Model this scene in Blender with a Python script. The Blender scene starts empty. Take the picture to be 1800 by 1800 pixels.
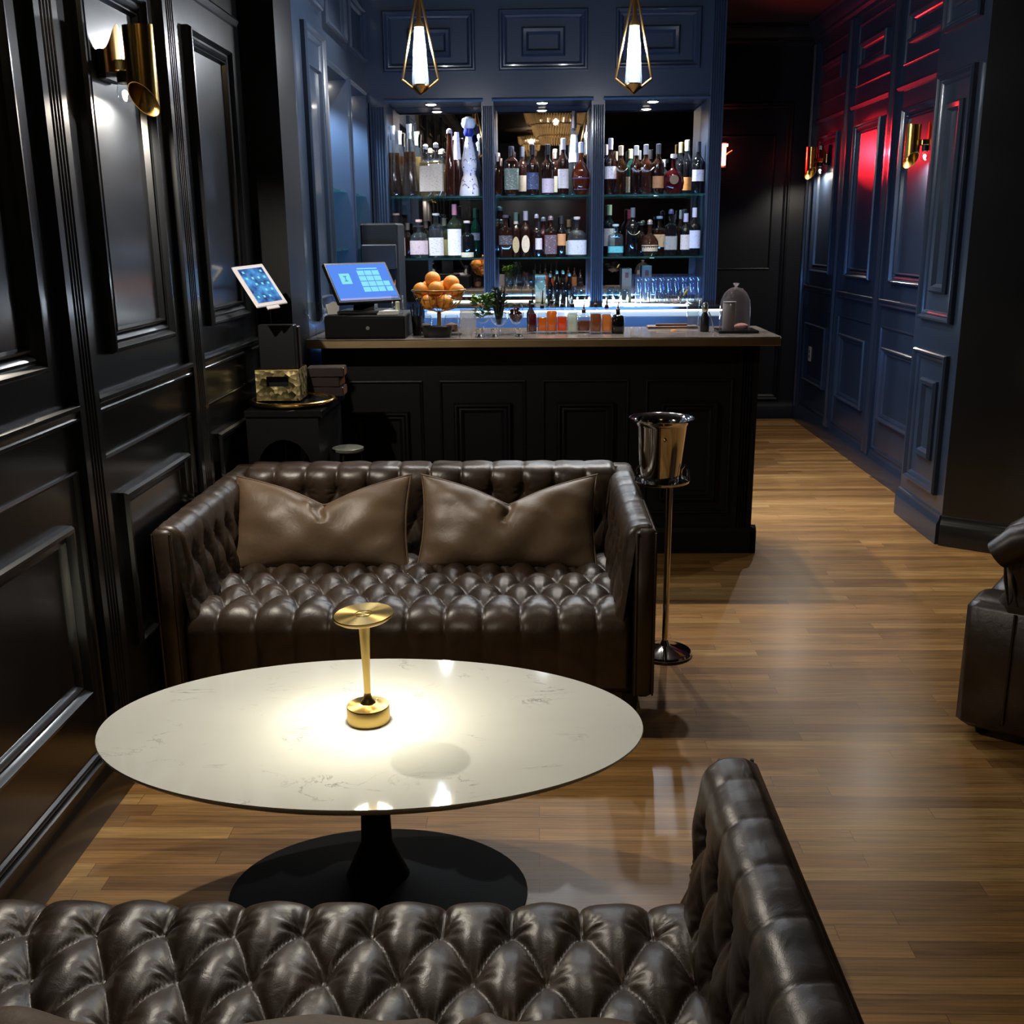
import bpy, bmesh, math, random
import numpy as np
from mathutils import Vector, Matrix
random.seed(7)
PI = math.pi
sc = bpy.context.scene
COL = sc.collection

# ------------------------------------------------------------------ camera
CAM_H, FPX = 1.55, 1838.0
PITCH, YAW, ROLL = math.radians(14.87), math.radians(1.5), math.radians(-0.55)
CR = Matrix.Rotation(YAW, 4, 'Z') @ Matrix.Rotation(PI / 2 - PITCH, 4, 'X') @ Matrix.Rotation(ROLL, 4, 'Z')
cd = bpy.data.cameras.new('camera'); cam = bpy.data.objects.new('camera', cd); COL.objects.link(cam)
cam.matrix_world = Matrix.Translation((0, 0, CAM_H)) @ CR
cd.sensor_fit = 'HORIZONTAL'; cd.sensor_width = 36.0; cd.lens = 36.0 * FPX / 1800.0
cd.clip_start = 0.03; cd.clip_end = 60
sc.camera = cam
# ------------------------------------------------------------------ world, exposure, light
w = bpy.data.worlds.new('world'); sc.world = w; w.use_nodes = True
w.node_tree.nodes['Background'].inputs[0].default_value = (0.012, 0.013, 0.016, 1)
w.node_tree.nodes['Background'].inputs[1].default_value = 0.05
vs = sc.view_settings
vs.view_transform = 'Standard'; vs.look = 'None'; vs.gamma = 1.0; vs.exposure = 0.0
try: vs.use_curve_mapping = False
except Exception: pass
cy = sc.cycles
cy.use_denoising = True
cy.max_bounces = 9; cy.diffuse_bounces = 3; cy.glossy_bounces = 5; cy.transmission_bounces = 6; cy.transparent_max_bounces = 24
cy.caustics_reflective = False; cy.caustics_refractive = False; cy.sample_clamp_indirect = 3.0
L_CHANDELIER, L_PENDANT, L_DOWN, L_SCONCE, L_TABLE, L_RED, L_PASS, L_CEIL, L_NICHE = 10, 32.0, 72.0, 48, 2.6, 64.0, 5, 70, 80
L_AISLE = 115
L_BLUE = 27

def light(name, kind, loc, power, color, size=0.03, aim=None, angle=None, blend=0.5, size_y=None):
    d = bpy.data.lights.new(name, kind); d.energy = power; d.color = color
    if kind in ('POINT', 'SPOT'): d.shadow_soft_size = size
    if kind == 'AREA':
        d.size = size
        if size_y: d.shape = 'RECTANGLE'; d.size_y = size_y
    if kind == 'SPOT': d.spot_size = math.radians(angle); d.spot_blend = blend
    o = bpy.data.objects.new(name, d); COL.objects.link(o); o.location = loc
    if aim is not None:
        o.rotation_euler = (Vector(aim) - Vector(loc)).to_track_quat('-Z', 'Y').to_euler()
    return o
WARM = (1.0, 0.80, 0.55); SOFT = (1.0, 0.86, 0.68); COOL = (0.80, 0.90, 1.0)
# recessed ceiling spots of the lounge and of the bar aisle
light('passage_fill', 'SPOT', (1.62, 6.9, 3.08), L_PASS, (1.0, 0.86, 0.72), 0.05, (1.62, 6.9, 0), 60, 0.9)  # added fill that lifts the far passage floor, not a ceiling fixture
for x_ in (-0.62, 0.10, 0.78): light('aisle_spot', 'SPOT', (x_, 5.85, 3.08), L_AISLE, (1.0, 0.90, 0.80), 0.025, (x_, 5.85, 0), 112, 0.75)
light('lounge_spot', 'SPOT', (0.25, 3.2, 3.08), L_CEIL, (1.0, 0.90, 0.76), 0.02, (-0.35, 2.3, 0.45), 50, 0.9)

# ------------------------------------------------------------------ pixel helpers (a photo pixel and one known coordinate give a point)
def ray(px, py):
    return (CR.to_3x3() @ Vector(((px - 900) / FPX, -(py - 900) / FPX, -1)))
def onz(px, py, z): d = ray(px, py); return Vector((0, 0, CAM_H)) + d * ((z - CAM_H) / d.z)
def ony(px, py, y): d = ray(px, py); return Vector((0, 0, CAM_H)) + d * (y / d.y)
def onx(px, py, x): d = ray(px, py); return Vector((0, 0, CAM_H)) + d * (x / d.x)

# ------------------------------------------------------------------ materials
MATS = {}
def nmat(name):
    m = bpy.data.materials.new(name); m.use_nodes = True; MATS[name] = m
    nt = m.node_tree; return m, nt, nt.nodes['Principled BSDF']
def pmat(name, col, rough=0.5, metal=0.0, spec=0.5, coat=0.0, coat_r=0.05, bump=0.0, bscale=60, var=0.0, vscale=6, emis=None, estr=0, rvar=0.0, trans=0, ior=1.45):
    m, nt, b = nmat(name)
    b.inputs['Base Color'].default_value = (*col, 1); b.inputs['Roughness'].default_value = rough
    b.inputs['Metallic'].default_value = metal; b.inputs['Specular IOR Level'].default_value = spec
    b.inputs['Coat Weight'].default_value = coat; b.inputs['Coat Roughness'].default_value = coat_r
    b.inputs['IOR'].default_value = ior; b.inputs['Transmission Weight'].default_value = trans
    N = nt.nodes; L = nt.links
    if emis: b.inputs['Emission Color'].default_value = (*emis, 1); b.inputs['Emission Strength'].default_value = estr
    if bump or var or rvar: tc = N.new('ShaderNodeTexCoord')
    if bump:
        n = N.new('ShaderNodeTexNoise'); n.inputs['Scale'].default_value = bscale; n.inputs['Detail'].default_value = 4
        L.new(tc.outputs['Object'], n.inputs['Vector'])
        bp = N.new('ShaderNodeBump'); bp.inputs['Strength'].default_value = bump; bp.inputs['Distance'].default_value = 0.01
        L.new(n.outputs['Fac'], bp.inputs['Height']); L.new(bp.outputs['Normal'], b.inputs['Normal'])
    if var or rvar:
        n2 = N.new('ShaderNodeTexNoise'); n2.inputs['Scale'].default_value = vscale; n2.inputs['Detail'].default_value = 5
        L.new(tc.outputs['Object'], n2.inputs['Vector'])
        if var:
            cr = N.new('ShaderNodeValToRGB'); cr.color_ramp.elements[0].position = 0.3; cr.color_ramp.elements[1].position = 0.7
            cr.color_ramp.elements[0].color = (*[c * (1 - var) for c in col], 1); cr.color_ramp.elements[1].color = (*[min(1, c * (1 + var)) for c in col], 1)
            L.new(n2.outputs['Fac'], cr.inputs[0]); L.new(cr.outputs[0], b.inputs['Base Color'])
        if rvar:
            mr = N.new('ShaderNodeMapRange'); mr.inputs['To Min'].default_value = max(0.02, rough - rvar); mr.inputs['To Max'].default_value = rough + rvar
            L.new(n2.outputs['Fac'], mr.inputs['Value']); L.new(mr.outputs[0], b.inputs['Roughness'])
    return m
def gmat(name, tint, rough=0.02, gloss=1.0, body=0.0, bodycol=None, ior=1.45):
    """thin glass: tinted transparency with Fresnel gloss, optionally a share of cloudy body colour"""
    m = bpy.data.materials.new(name); m.use_nodes = True; MATS[name] = m
    nt = m.node_tree; N = nt.nodes; L = nt.links; N.clear()
    out = N.new('ShaderNodeOutputMaterial'); tr = N.new('ShaderNodeBsdfTransparent'); tr.inputs[0].default_value = (*tint, 1)
    gl = N.new('ShaderNodeBsdfGlossy'); gl.inputs['Roughness'].default_value = rough; gl.inputs[0].default_value = (gloss, gloss, gloss, 1)
    lf = N.new('ShaderNodeLayerWeight'); lf.inputs['Blend'].default_value = 0.5
    pw = N.new('ShaderNodeMath'); pw.operation = 'POWER'; pw.inputs[1].default_value = 3.5; L.new(lf.outputs['Facing'], pw.inputs[0])
    lw = N.new('ShaderNodeMath'); lw.operation = 'MULTIPLY_ADD'; lw.inputs[1].default_value = 0.85; lw.inputs[2].default_value = 0.05; L.new(pw.outputs[0], lw.inputs[0])
    base = tr
    if body:
        df = N.new('ShaderNodeBsdfDiffuse'); df.inputs[0].default_value = (*(bodycol or tint), 1)
        tl = N.new('ShaderNodeBsdfTranslucent'); tl.inputs[0].default_value = (*(bodycol or tint), 1)
        m0 = N.new('ShaderNodeMixShader'); m0.inputs[0].default_value = 0.5; L.new(df.outputs[0], m0.inputs[1]); L.new(tl.outputs[0], m0.inputs[2])
        m1 = N.new('ShaderNodeMixShader'); m1.inputs[0].default_value = body
        L.new(tr.outputs[0], m1.inputs[1]); L.new(m0.outputs[0], m1.inputs[2]); base = m1
    mx = N.new('ShaderNodeMixShader'); L.new(lw.outputs[0], mx.inputs[0]); L.new(base.outputs[0], mx.inputs[1]); L.new(gl.outputs[0], mx.inputs[2])
    L.new(mx.outputs[0], out.inputs['Surface']); return m
def emat(name, col, s):
    m = bpy.data.materials.new(name); m.use_nodes = True; MATS[name] = m
    nt = m.node_tree; nt.nodes.clear(); o = nt.nodes.new('ShaderNodeOutputMaterial'); e = nt.nodes.new('ShaderNodeEmission')
    e.inputs[0].default_value = (*col, 1); e.inputs[1].default_value = s; nt.links.new(e.outputs[0], o.inputs[0]); return m
M = {}
M['navy'] = pmat('navy_gloss_paint', (0.022, 0.034, 0.058), 0.30, coat=0.3, coat_r=0.12, bump=0.03, bscale=9, rvar=0.05, vscale=5)
M['black_paint'] = pmat('black_gloss_paint', (0.006, 0.0068, 0.008), 0.36, spec=0.4, coat=0.8, coat_r=0.15, bump=0.03, bscale=7, rvar=0.06, vscale=6)
M['bar_black'] = pmat('bar_front_paint', (0.005, 0.0055, 0.0075), 0.45, spec=0.3, bump=0.03, bscale=9)
M['ceiling'] = pmat('ceiling_paint', (0.03, 0.025, 0.022), 0.7)
M['brass'] = pmat('polished_brass', (0.62, 0.40, 0.12), 0.2, 1.0, rvar=0.06, vscale=20)
M['brushed_brass'] = pmat('brushed_brass', (0.75, 0.52, 0.17), 0.27, 1.0)
def _aniso():
    m = M['brushed_brass']; nt = m.node_tree; b = nt.nodes['Principled BSDF']; tg = nt.nodes.new('ShaderNodeTangent'); tg.direction_type = 'RADIAL'; tg.axis = 'Z'
    nt.links.new(tg.outputs[0], b.inputs['Tangent']); b.inputs['Anisotropic'].default_value = 0.85; b.inputs['Roughness'].default_value = 0.33
_aniso()
M['dark_brass'] = pmat('aged_brass', (0.42, 0.25, 0.09), 0.3, 1.0)
M['edge_brass'] = pmat('brass_counter_edge', (0.34, 0.25, 0.14), 0.42, 1.0, rvar=0.08, vscale=12)
M['chrome'] = pmat('polished_steel', (0.72, 0.70, 0.68), 0.07, 1.0)
M['silver'] = pmat('brushed_steel', (0.6, 0.6, 0.6), 0.25, 1.0)
M['black_plastic'] = pmat('black_plastic', (0.008, 0.008, 0.009), 0.35)
M['matte_black'] = pmat('matte_black_enamel', (0.003, 0.003, 0.003), 0.7, spec=0.2)
M['tube_brass'] = pmat('bronzed_brass_tube', (0.50, 0.30, 0.08), 0.24, 1.0)
M['black_metal'] = pmat('black_metal', (0.007, 0.007, 0.008), 0.45, 0.3)
M['black_stone'] = pmat('black_table_top', (0.008, 0.008, 0.009), 0.12)
M['white_plastic'] = pmat('white_plastic', (0.75, 0.72, 0.74), 0.4)
M['paper'] = pmat('white_paper', (0.75, 0.74, 0.72), 0.7)
M['porcelain'] = pmat('white_porcelain', (0.82, 0.84, 0.9), 0.2, coat=0.5)
M['blue_glaze'] = pmat('blue_glaze', (0.03, 0.04, 0.3), 0.25)
M['menu'] = pmat('dark_menu_leather', (0.02, 0.013, 0.012), 0.4, bump=0.1, bscale=200)
M['wood_board'] = pmat('walnut_board', (0.12, 0.05, 0.022), 0.5, var=0.3, vscale=10)
M['orange'] = pmat('orange_peel', (0.75, 0.27, 0.03), 0.42, bump=0.25, bscale=180, var=0.15, vscale=8)
M['herb'] = pmat('green_herb_leaf', (0.07, 0.17, 0.02), 0.5, var=0.4, vscale=30)
M['dark_herb'] = pmat('dark_herb_leaf', (0.008, 0.016, 0.010), 0.5)
M['lime'] = pmat('lime_peel', (0.25, 0.36, 0.03), 0.4)
M['cherry'] = pmat('dark_cherry', (0.05, 0.004, 0.008), 0.15)
M['nuts'] = pmat('spiced_nuts', (0.35, 0.14, 0.05), 0.6, var=0.5, vscale=60)
M['pink'] = pmat('pink_cloth', (0.6, 0.28, 0.26), 0.7, var=0.25, vscale=20)
M['grey'] = pmat('grey_jar', (0.28, 0.27, 0.27), 0.6)
M['mirror'] = pmat('tinted_mirror', (0.50, 0.46, 0.45), 0.015, 1.0)
M['led'] = emat('shelf_led_strip', (0.95, 0.97, 0.80), 3)
M['cream_panel'] = pmat('cream_backsplash', (0.72, 0.70, 0.60), 0.4)
M['spotglass'] = emat('downlight_lens', (1.0, 0.93, 0.82), 70)
M['tubeglow'] = emat('pendant_tube_light', (0.80, 0.92, 1.0), 11)
M['bulb'] = emat('sconce_bulb_glow', (1.0, 0.9, 0.75), 22)
M['chandbulb'] = emat('chandelier_bulb_glow', (1.0, 0.82, 0.55), 6)
M['redglow'] = emat('red_tube_glow', (1.0, 0.13, 0.10), 22)
M['screen'] = emat('monitor_screen', (0.10, 0.26, 0.86), 1.05)
M['tile'] = emat('monitor_tiles', (0.26, 0.80, 0.95), 1.0)
M['tile_dark'] = emat('monitor_glyph', (0.05, 0.35, 0.55), 0.8)
M['screen_bar'] = emat('monitor_status_bar', (0.5, 0.5, 0.9), 0.8)
M['outlet'] = pmat('outlet_plate', (0.7, 0.68, 0.62), 0.4)
M['glass'] = gmat('clear_glass', (0.93, 0.96, 0.97))
M['glass_blue'] = gmat('highball_glass', (0.90, 0.94, 1.0), body=0.025, bodycol=(0.6, 0.72, 0.95))
M['crystal'] = gmat('cut_crystal', (0.85, 0.85, 0.85), 0.08, body=0.25, bodycol=(0.7, 0.68, 0.68))
M['shelf_glass'] = gmat('green_edge_shelf_glass', (0.62, 0.85, 0.84), 0.03, body=0.06, bodycol=(0.2, 0.6, 0.62))
M['chand_crystal'] = gmat('chandelier_crystal', (0.75, 0.70, 0.6), 0.15, body=0.6, bodycol=(0.85, 0.72, 0.48))
M['tube_glass'] = gmat('ribbed_pendant_glass', (0.9, 0.95, 1.0), 0.06, body=0.12, bodycol=(0.8, 0.9, 1.0))
M['candle'] = pmat('ivory_candle', (0.8, 0.72, 0.5), 0.5)

# leather
def leather(name, base, rough, mott=0.45):
    m, nt, b = nmat(name); N = nt.nodes; L = nt.links
    tc = N.new('ShaderNodeTexCoord')
    n = N.new('ShaderNodeTexNoise'); n.inputs['Scale'].default_value = 7; n.inputs['Detail'].default_value = 6; L.new(tc.outputs['Object'], n.inputs['Vector'])
    cr = N.new('ShaderNodeValToRGB'); cr.color_ramp.elements[0].position = 0.32; cr.color_ramp.elements[1].position = 0.72
    cr.color_ramp.elements[0].color = (*[c * (1 - mott) for c in base], 1); cr.color_ramp.elements[1].color = (*[c * (1 + mott) for c in base], 1)
    L.new(n.outputs['Fac'], cr.inputs[0]); L.new(cr.outputs[0], b.inputs['Base Color'])
    v = N.new('ShaderNodeTexVoronoi'); v.inputs['Scale'].default_value = 420; L.new(tc.outputs['Object'], v.inputs['Vector'])
    n3 = N.new('ShaderNodeTexNoise'); n3.inputs['Scale'].default_value = 28; n3.inputs['Detail'].default_value = 5; n3.inputs['Distortion'].default_value = 0.6; L.new(tc.outputs['Object'], n3.inputs['Vector'])
    ad = N.new('ShaderNodeMath'); ad.operation = 'MULTIPLY_ADD'; ad.inputs[1].default_value = 0.06; L.new(v.outputs['Distance'], ad.inputs[0]); L.new(n3.outputs['Fac'], ad.inputs[2])
    bp = N.new('ShaderNodeBump'); bp.inputs['Strength'].default_value = 0.28; bp.inputs['Distance'].default_value = 0.005
    L.new(ad.outputs[0], bp.inputs['Height']); L.new(bp.outputs['Normal'], b.inputs['Normal'])
    mr = N.new('ShaderNodeMapRange'); mr.inputs['To Min'].default_value = rough - 0.06; mr.inputs['To Max'].default_value = rough + 0.1
    L.new(n3.outputs['Fac'], mr.inputs['Value']); L.new(mr.outputs[0], b.inputs['Roughness'])
    b.inputs['Specular IOR Level'].default_value = 0.6
    return m
M['leather'] = leather('dark_brown_leather', (0.038, 0.023, 0.014), 0.36)
M['pillow'] = leather('tan_leather', (0.135, 0.086, 0.047), 0.46, 0.18)

def marble():
    m, nt, b = nmat('white_marble'); N = nt.nodes; L = nt.links
    tc = N.new('ShaderNodeTexCoord'); mp = N.new('ShaderNodeMapping'); mp.inputs['Rotation'].default_value = (0, 0, 0.6); mp.inputs['Scale'].default_value = (1, 2.2, 1)
    L.new(tc.outputs['Object'], mp.inputs[0])
    n = N.new('ShaderNodeTexNoise'); n.inputs['Scale'].default_value = 5.5; n.inputs['Detail'].default_value = 9; n.inputs['Roughness'].default_value = 0.62; n.inputs['Distortion'].default_value = 0.8
    L.new(mp.outputs[0], n.inputs['Vector'])
    a = N.new('ShaderNodeMath'); a.operation = 'SUBTRACT'; a.inputs[1].default_value = 0.5; L.new(n.outputs['Fac'], a.inputs[0])
    ab = N.new('ShaderNodeMath'); ab.operation = 'ABSOLUTE'; L.new(a.outputs[0], ab.inputs[0])
    cr = N.new('ShaderNodeValToRGB'); cr.color_ramp.elements[0].position = 0.0; cr.color_ramp.elements[0].color = (0.0, 0.0, 0.0, 1)
    cr.color_ramp.elements[1].position = 0.016; cr.color_ramp.elements[1].color = (1, 1, 1, 1)
    L.new(ab.outputs[0], cr.inputs[0])
    n2 = N.new('ShaderNodeTexNoise'); n2.inputs['Scale'].default_value = 9; n2.inputs['Detail'].default_value = 4; L.new(tc.outputs['Object'], n2.inputs['Vector'])
    c2 = N.new('ShaderNodeValToRGB'); c2.color_ramp.elements[0].position = 0.53; c2.color_ramp.elements[1].position = 0.72
    L.new(n2.outputs['Fac'], c2.inputs[0])
    inv = N.new('ShaderNodeMath'); inv.operation = 'SUBTRACT'; inv.inputs[0].default_value = 1; L.new(cr.outputs[0], inv.inputs[1])
    mu = N.new('ShaderNodeMath'); mu.operation = 'MULTIPLY'; L.new(inv.outputs[0], mu.inputs[0]); L.new(c2.outputs[0], mu.inputs[1])
    n4 = N.new('ShaderNodeTexNoise'); n4.inputs['Scale'].default_value = 2.5; n4.inputs['Detail'].default_value = 3; L.new(mp.outputs[0], n4.inputs['Vector'])
    c4 = N.new('ShaderNodeValToRGB'); c4.color_ramp.elements[0].color = (0.60, 0.61, 0.57, 1); c4.color_ramp.elements[1].color = (0.72, 0.72, 0.67, 1)
    L.new(n4.outputs['Fac'], c4.inputs[0])
    mx = N.new('ShaderNodeMix'); mx.data_type = 'RGBA'; L.new(mu.outputs[0], mx.inputs[0]); L.new(c4.outputs[0], mx.inputs[6]); mx.inputs[7].default_value = (0.24, 0.25, 0.24, 1)
    L.new(mx.outputs[2], b.inputs['Base Color']); b.inputs['Roughness'].default_value = 0.045; b.inputs['Coat Weight'].default_value = 0.0
    return m
M['marble'] = marble()
def counter_stone():
    return pmat('grey_brown_counter_stone', (0.22, 0.19, 0.17), 0.10, var=0.35, vscale=9, coat=0.4)
M['counter'] = counter_stone()
def oak():
    m, nt, b = nmat('oak_strip_floor'); N = nt.nodes; L = nt.links
    tc = N.new('ShaderNodeTexCoord'); 
    br = N.new('ShaderNodeTexBrick'); br.offset = 0.37; br.offset_frequency = 2; br.squash = 1.3; br.squash_frequency = 3
    br.inputs['Scale'].default_value = 1.0; br.inputs['Brick Width'].default_value = 0.83; br.inputs['Row Height'].default_value = 0.057
    br.inputs['Mortar Size'].default_value = 0.0007; br.inputs['Mortar Smooth'].default_value = 0.2; br.inputs['Bias'].default_value = 0.0
    br.inputs['Color1'].default_value = (0, 0, 0, 1); br.inputs['Color2'].default_value = (1, 1, 1, 1); br.inputs['Mortar'].default_value = (0.5, 0.5, 0.5, 1)
    L.new(tc.outputs['Object'], br.inputs['Vector'])
    cr = N.new('ShaderNodeValToRGB'); e = cr.color_ramp.elements
    e[0].position = 0; e[0].color = (0.22, 0.105, 0.030, 1); e[1].position = 1; e[1].color = (0.47, 0.285, 0.098, 1)
    x = cr.color_ramp.elements.new(0.45); x.color = (0.34, 0.185, 0.056, 1)
    x = cr.color_ramp.elements.new(0.7); x.color = (0.39, 0.20, 0.058, 1)
    L.new(br.outputs['Color'], cr.inputs[0])
    # grain, shifted per plank
    sh = N.new('ShaderNodeVectorMath'); sh.operation = 'MULTIPLY_ADD'; sh.inputs[1].default_value = (3.1, 7.7, 0); L.new(br.outputs['Color'], sh.inputs[0]); L.new(tc.outputs['Object'], sh.inputs[2])
    mp = N.new('ShaderNodeMapping'); mp.inputs['Scale'].default_value = (1.6, 22, 1); L.new(sh.outputs[0], mp.inputs[0])
    n = N.new('ShaderNodeTexNoise'); n.inputs['Scale'].default_value = 2.2; n.inputs['Detail'].default_value = 7; n.inputs['Roughness'].default_value = 0.6; n.inputs['Distortion'].default_value = 0.4; L.new(mp.outputs[0], n.inputs['Vector'])
    mp2 = N.new('ShaderNodeMapping'); mp2.inputs['Scale'].default_value = (1.0, 9, 1); L.new(sh.outputs[0], mp2.inputs[0])
    wv = N.new('ShaderNodeTexWave'); wv.wave_type = 'RINGS'; wv.inputs['Scale'].default_value = 3.2; wv.inputs['Distortion'].default_value = 5; wv.inputs['Detail'].default_value = 3; L.new(mp2.outputs[0], wv.inputs['Vector'])
    g = N.new('ShaderNodeValToRGB'); g.color_ramp.elements[0].position = 0.34; g.color_ramp.elements[0].color = (0.62, 0.62, 0.62, 1); g.color_ramp.elements[1].position = 0.62; g.color_ramp.elements[1].color = (1.12, 1.1, 1.08, 1)
    L.new(n.outputs['Fac'], g.inputs[0])
    g2 = N.new('ShaderNodeValToRGB'); g2.color_ramp.elements[0].position = 0.0; g2.color_ramp.elements[0].color = (0.80, 0.78, 0.76, 1); g2.color_ramp.elements[1].position = 0.5; g2.color_ramp.elements[1].color = (1, 1, 1, 1)
    L.new(wv.outputs['Fac'], g2.inputs[0])
    m1 = N.new('ShaderNodeMix'); m1.data_type = 'RGBA'; m1.blend_type = 'MULTIPLY'; m1.inputs[0].default_value = 1; L.new(cr.outputs[0], m1.inputs[6]); L.new(g.outputs[0], m1.inputs[7])
    m2 = N.new('ShaderNodeMix'); m2.data_type = 'RGBA'; m2.blend_type = 'MULTIPLY'; m2.inputs[0].default_value = 0.8; L.new(m1.outputs[2], m2.inputs[6]); L.new(g2.outputs[0], m2.inputs[7])
    m3 = N.new('ShaderNodeMix'); m3.data_type = 'RGBA'; L.new(br.outputs['Fac'], m3.inputs[0]); L.new(m2.outputs[2], m3.inputs[6]); m3.inputs[7].default_value = (0.06, 0.028, 0.012, 1)
    L.new(m3.outputs[2], b.inputs['Base Color'])
    mr = N.new('ShaderNodeMapRange'); mr.inputs['To Min'].default_value = 0.30; mr.inputs['To Max'].default_value = 0.46; L.new(n.outputs['Fac'], mr.inputs['Value']); L.new(mr.outputs[0], b.inputs['Roughness'])
    bp = N.new('ShaderNodeBump'); bp.inputs['Strength'].default_value = 0.12; bp.inputs['Distance'].default_value = 0.002; L.new(n.outputs['Fac'], bp.inputs['Height']); L.new(bp.outputs['Normal'], b.inputs['Normal'])
    b.inputs['Coat Weight'].default_value = 0.15; b.inputs['Coat Roughness'].default_value = 0.25
    return m
M['oak'] = oak()
def mosaic():
    m, nt, b = nmat('gold_mirror_mosaic'); N = nt.nodes; L = nt.links
    tc = N.new('ShaderNodeTexCoord'); v = N.new('ShaderNodeTexVoronoi'); v.inputs['Scale'].default_value = 38; L.new(tc.outputs['Object'], v.inputs['Vector'])
    cr = N.new('ShaderNodeValToRGB'); cr.color_ramp.elements[0].color = (0.05, 0.04, 0.015, 1); cr.color_ramp.elements[1].color = (0.75, 0.62, 0.3, 1)
    sp = N.new('ShaderNodeSeparateColor'); L.new(v.outputs['Color'], sp.inputs[0]); L.new(sp.outputs[0], cr.inputs[0]); L.new(cr.outputs[0], b.inputs['Base Color'])
    b.inputs['Metallic'].default_value = 0.8; b.inputs['Roughness'].default_value = 0.35
    bp = N.new('ShaderNodeBump'); bp.inputs['Strength'].default_value = 0.6; bp.inputs['Distance'].default_value = 0.01; L.new(v.outputs['Distance'], bp.inputs['Height']); L.new(bp.outputs['Normal'], b.inputs['Normal'])
    return m
M['mosaic'] = mosaic()
def tablet_screen():
    m = bpy.data.materials.new('tablet_screen'); m.use_nodes = True; nt = m.node_tree; N = nt.nodes; L = nt.links; N.clear()
    o = N.new('ShaderNodeOutputMaterial'); e = N.new('ShaderNodeEmission'); tc = N.new('ShaderNodeTexCoord')
    n = N.new('ShaderNodeTexNoise'); n.inputs['Scale'].default_value = 22; L.new(tc.outputs['Object'], n.inputs['Vector'])
    cr = N.new('ShaderNodeValToRGB'); cr.color_ramp.elements[0].position = 0.35; cr.color_ramp.elements[0].color = (0.03, 0.06, 0.22, 1); cr.color_ramp.elements[1].position = 0.7; cr.color_ramp.elements[1].color = (0.12, 0.45, 0.95, 1)
    L.new(n.outputs['Fac'], cr.inputs[0]); L.new(cr.outputs[0], e.inputs[0]); e.inputs[1].default_value = 1.0; L.new(e.outputs[0], o.inputs[0]); return m
M['tablet_screen'] = tablet_screen()
_lab = {}
def label_mat(col):
    k = tuple(round(c, 2) for c in col)
    if k in _lab: return _lab[k]
    m, nt, b = nmat('printed_label_paper'); N = nt.nodes; L = nt.links
    tc = N.new('ShaderNodeTexCoord'); mp = N.new('ShaderNodeMapping'); mp.inputs['Scale'].default_value = (90, 90, 170); L.new(tc.outputs['Object'], mp.inputs[0])
    n = N.new('ShaderNodeTexNoise'); n.inputs['Scale'].default_value = 1; n.inputs['Detail'].default_value = 2; L.new(mp.outputs[0], n.inputs['Vector'])
    cr = N.new('ShaderNodeValToRGB'); cr.color_ramp.elements[0].position = 0.30; cr.color_ramp.elements[1].position = 0.44
    dk = [c * 0.6 for c in k] if sum(k) > 0.6 else [min(1, c * 2 + 0.15) for c in k]
    cr.color_ramp.elements[0].color = (*dk, 1); cr.color_ramp.elements[1].color = (*k, 1)
    L.new(n.outputs['Fac'], cr.inputs[0]); L.new(cr.outputs[0], b.inputs['Base Color']); b.inputs['Roughness'].default_value = 0.6
    _lab[k] = m; return m
_cm = {}
def solid(col, rough=0.35, metal=0.0):
    k = (tuple(round(c, 3) for c in col), rough, metal)
    if k not in _cm: _cm[k] = pmat('bottle_cap_colour', col, rough, metal)
    return _cm[k]
_gm = {}
def tint(col, body=0.0, bc=None):
    k = (tuple(round(c, 3) for c in col), body, bc)
    if k not in _gm: _gm[k] = gmat('bottle_glass_tint', col, 0.03, body=body, bodycol=bc)
    return _gm[k]

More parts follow.
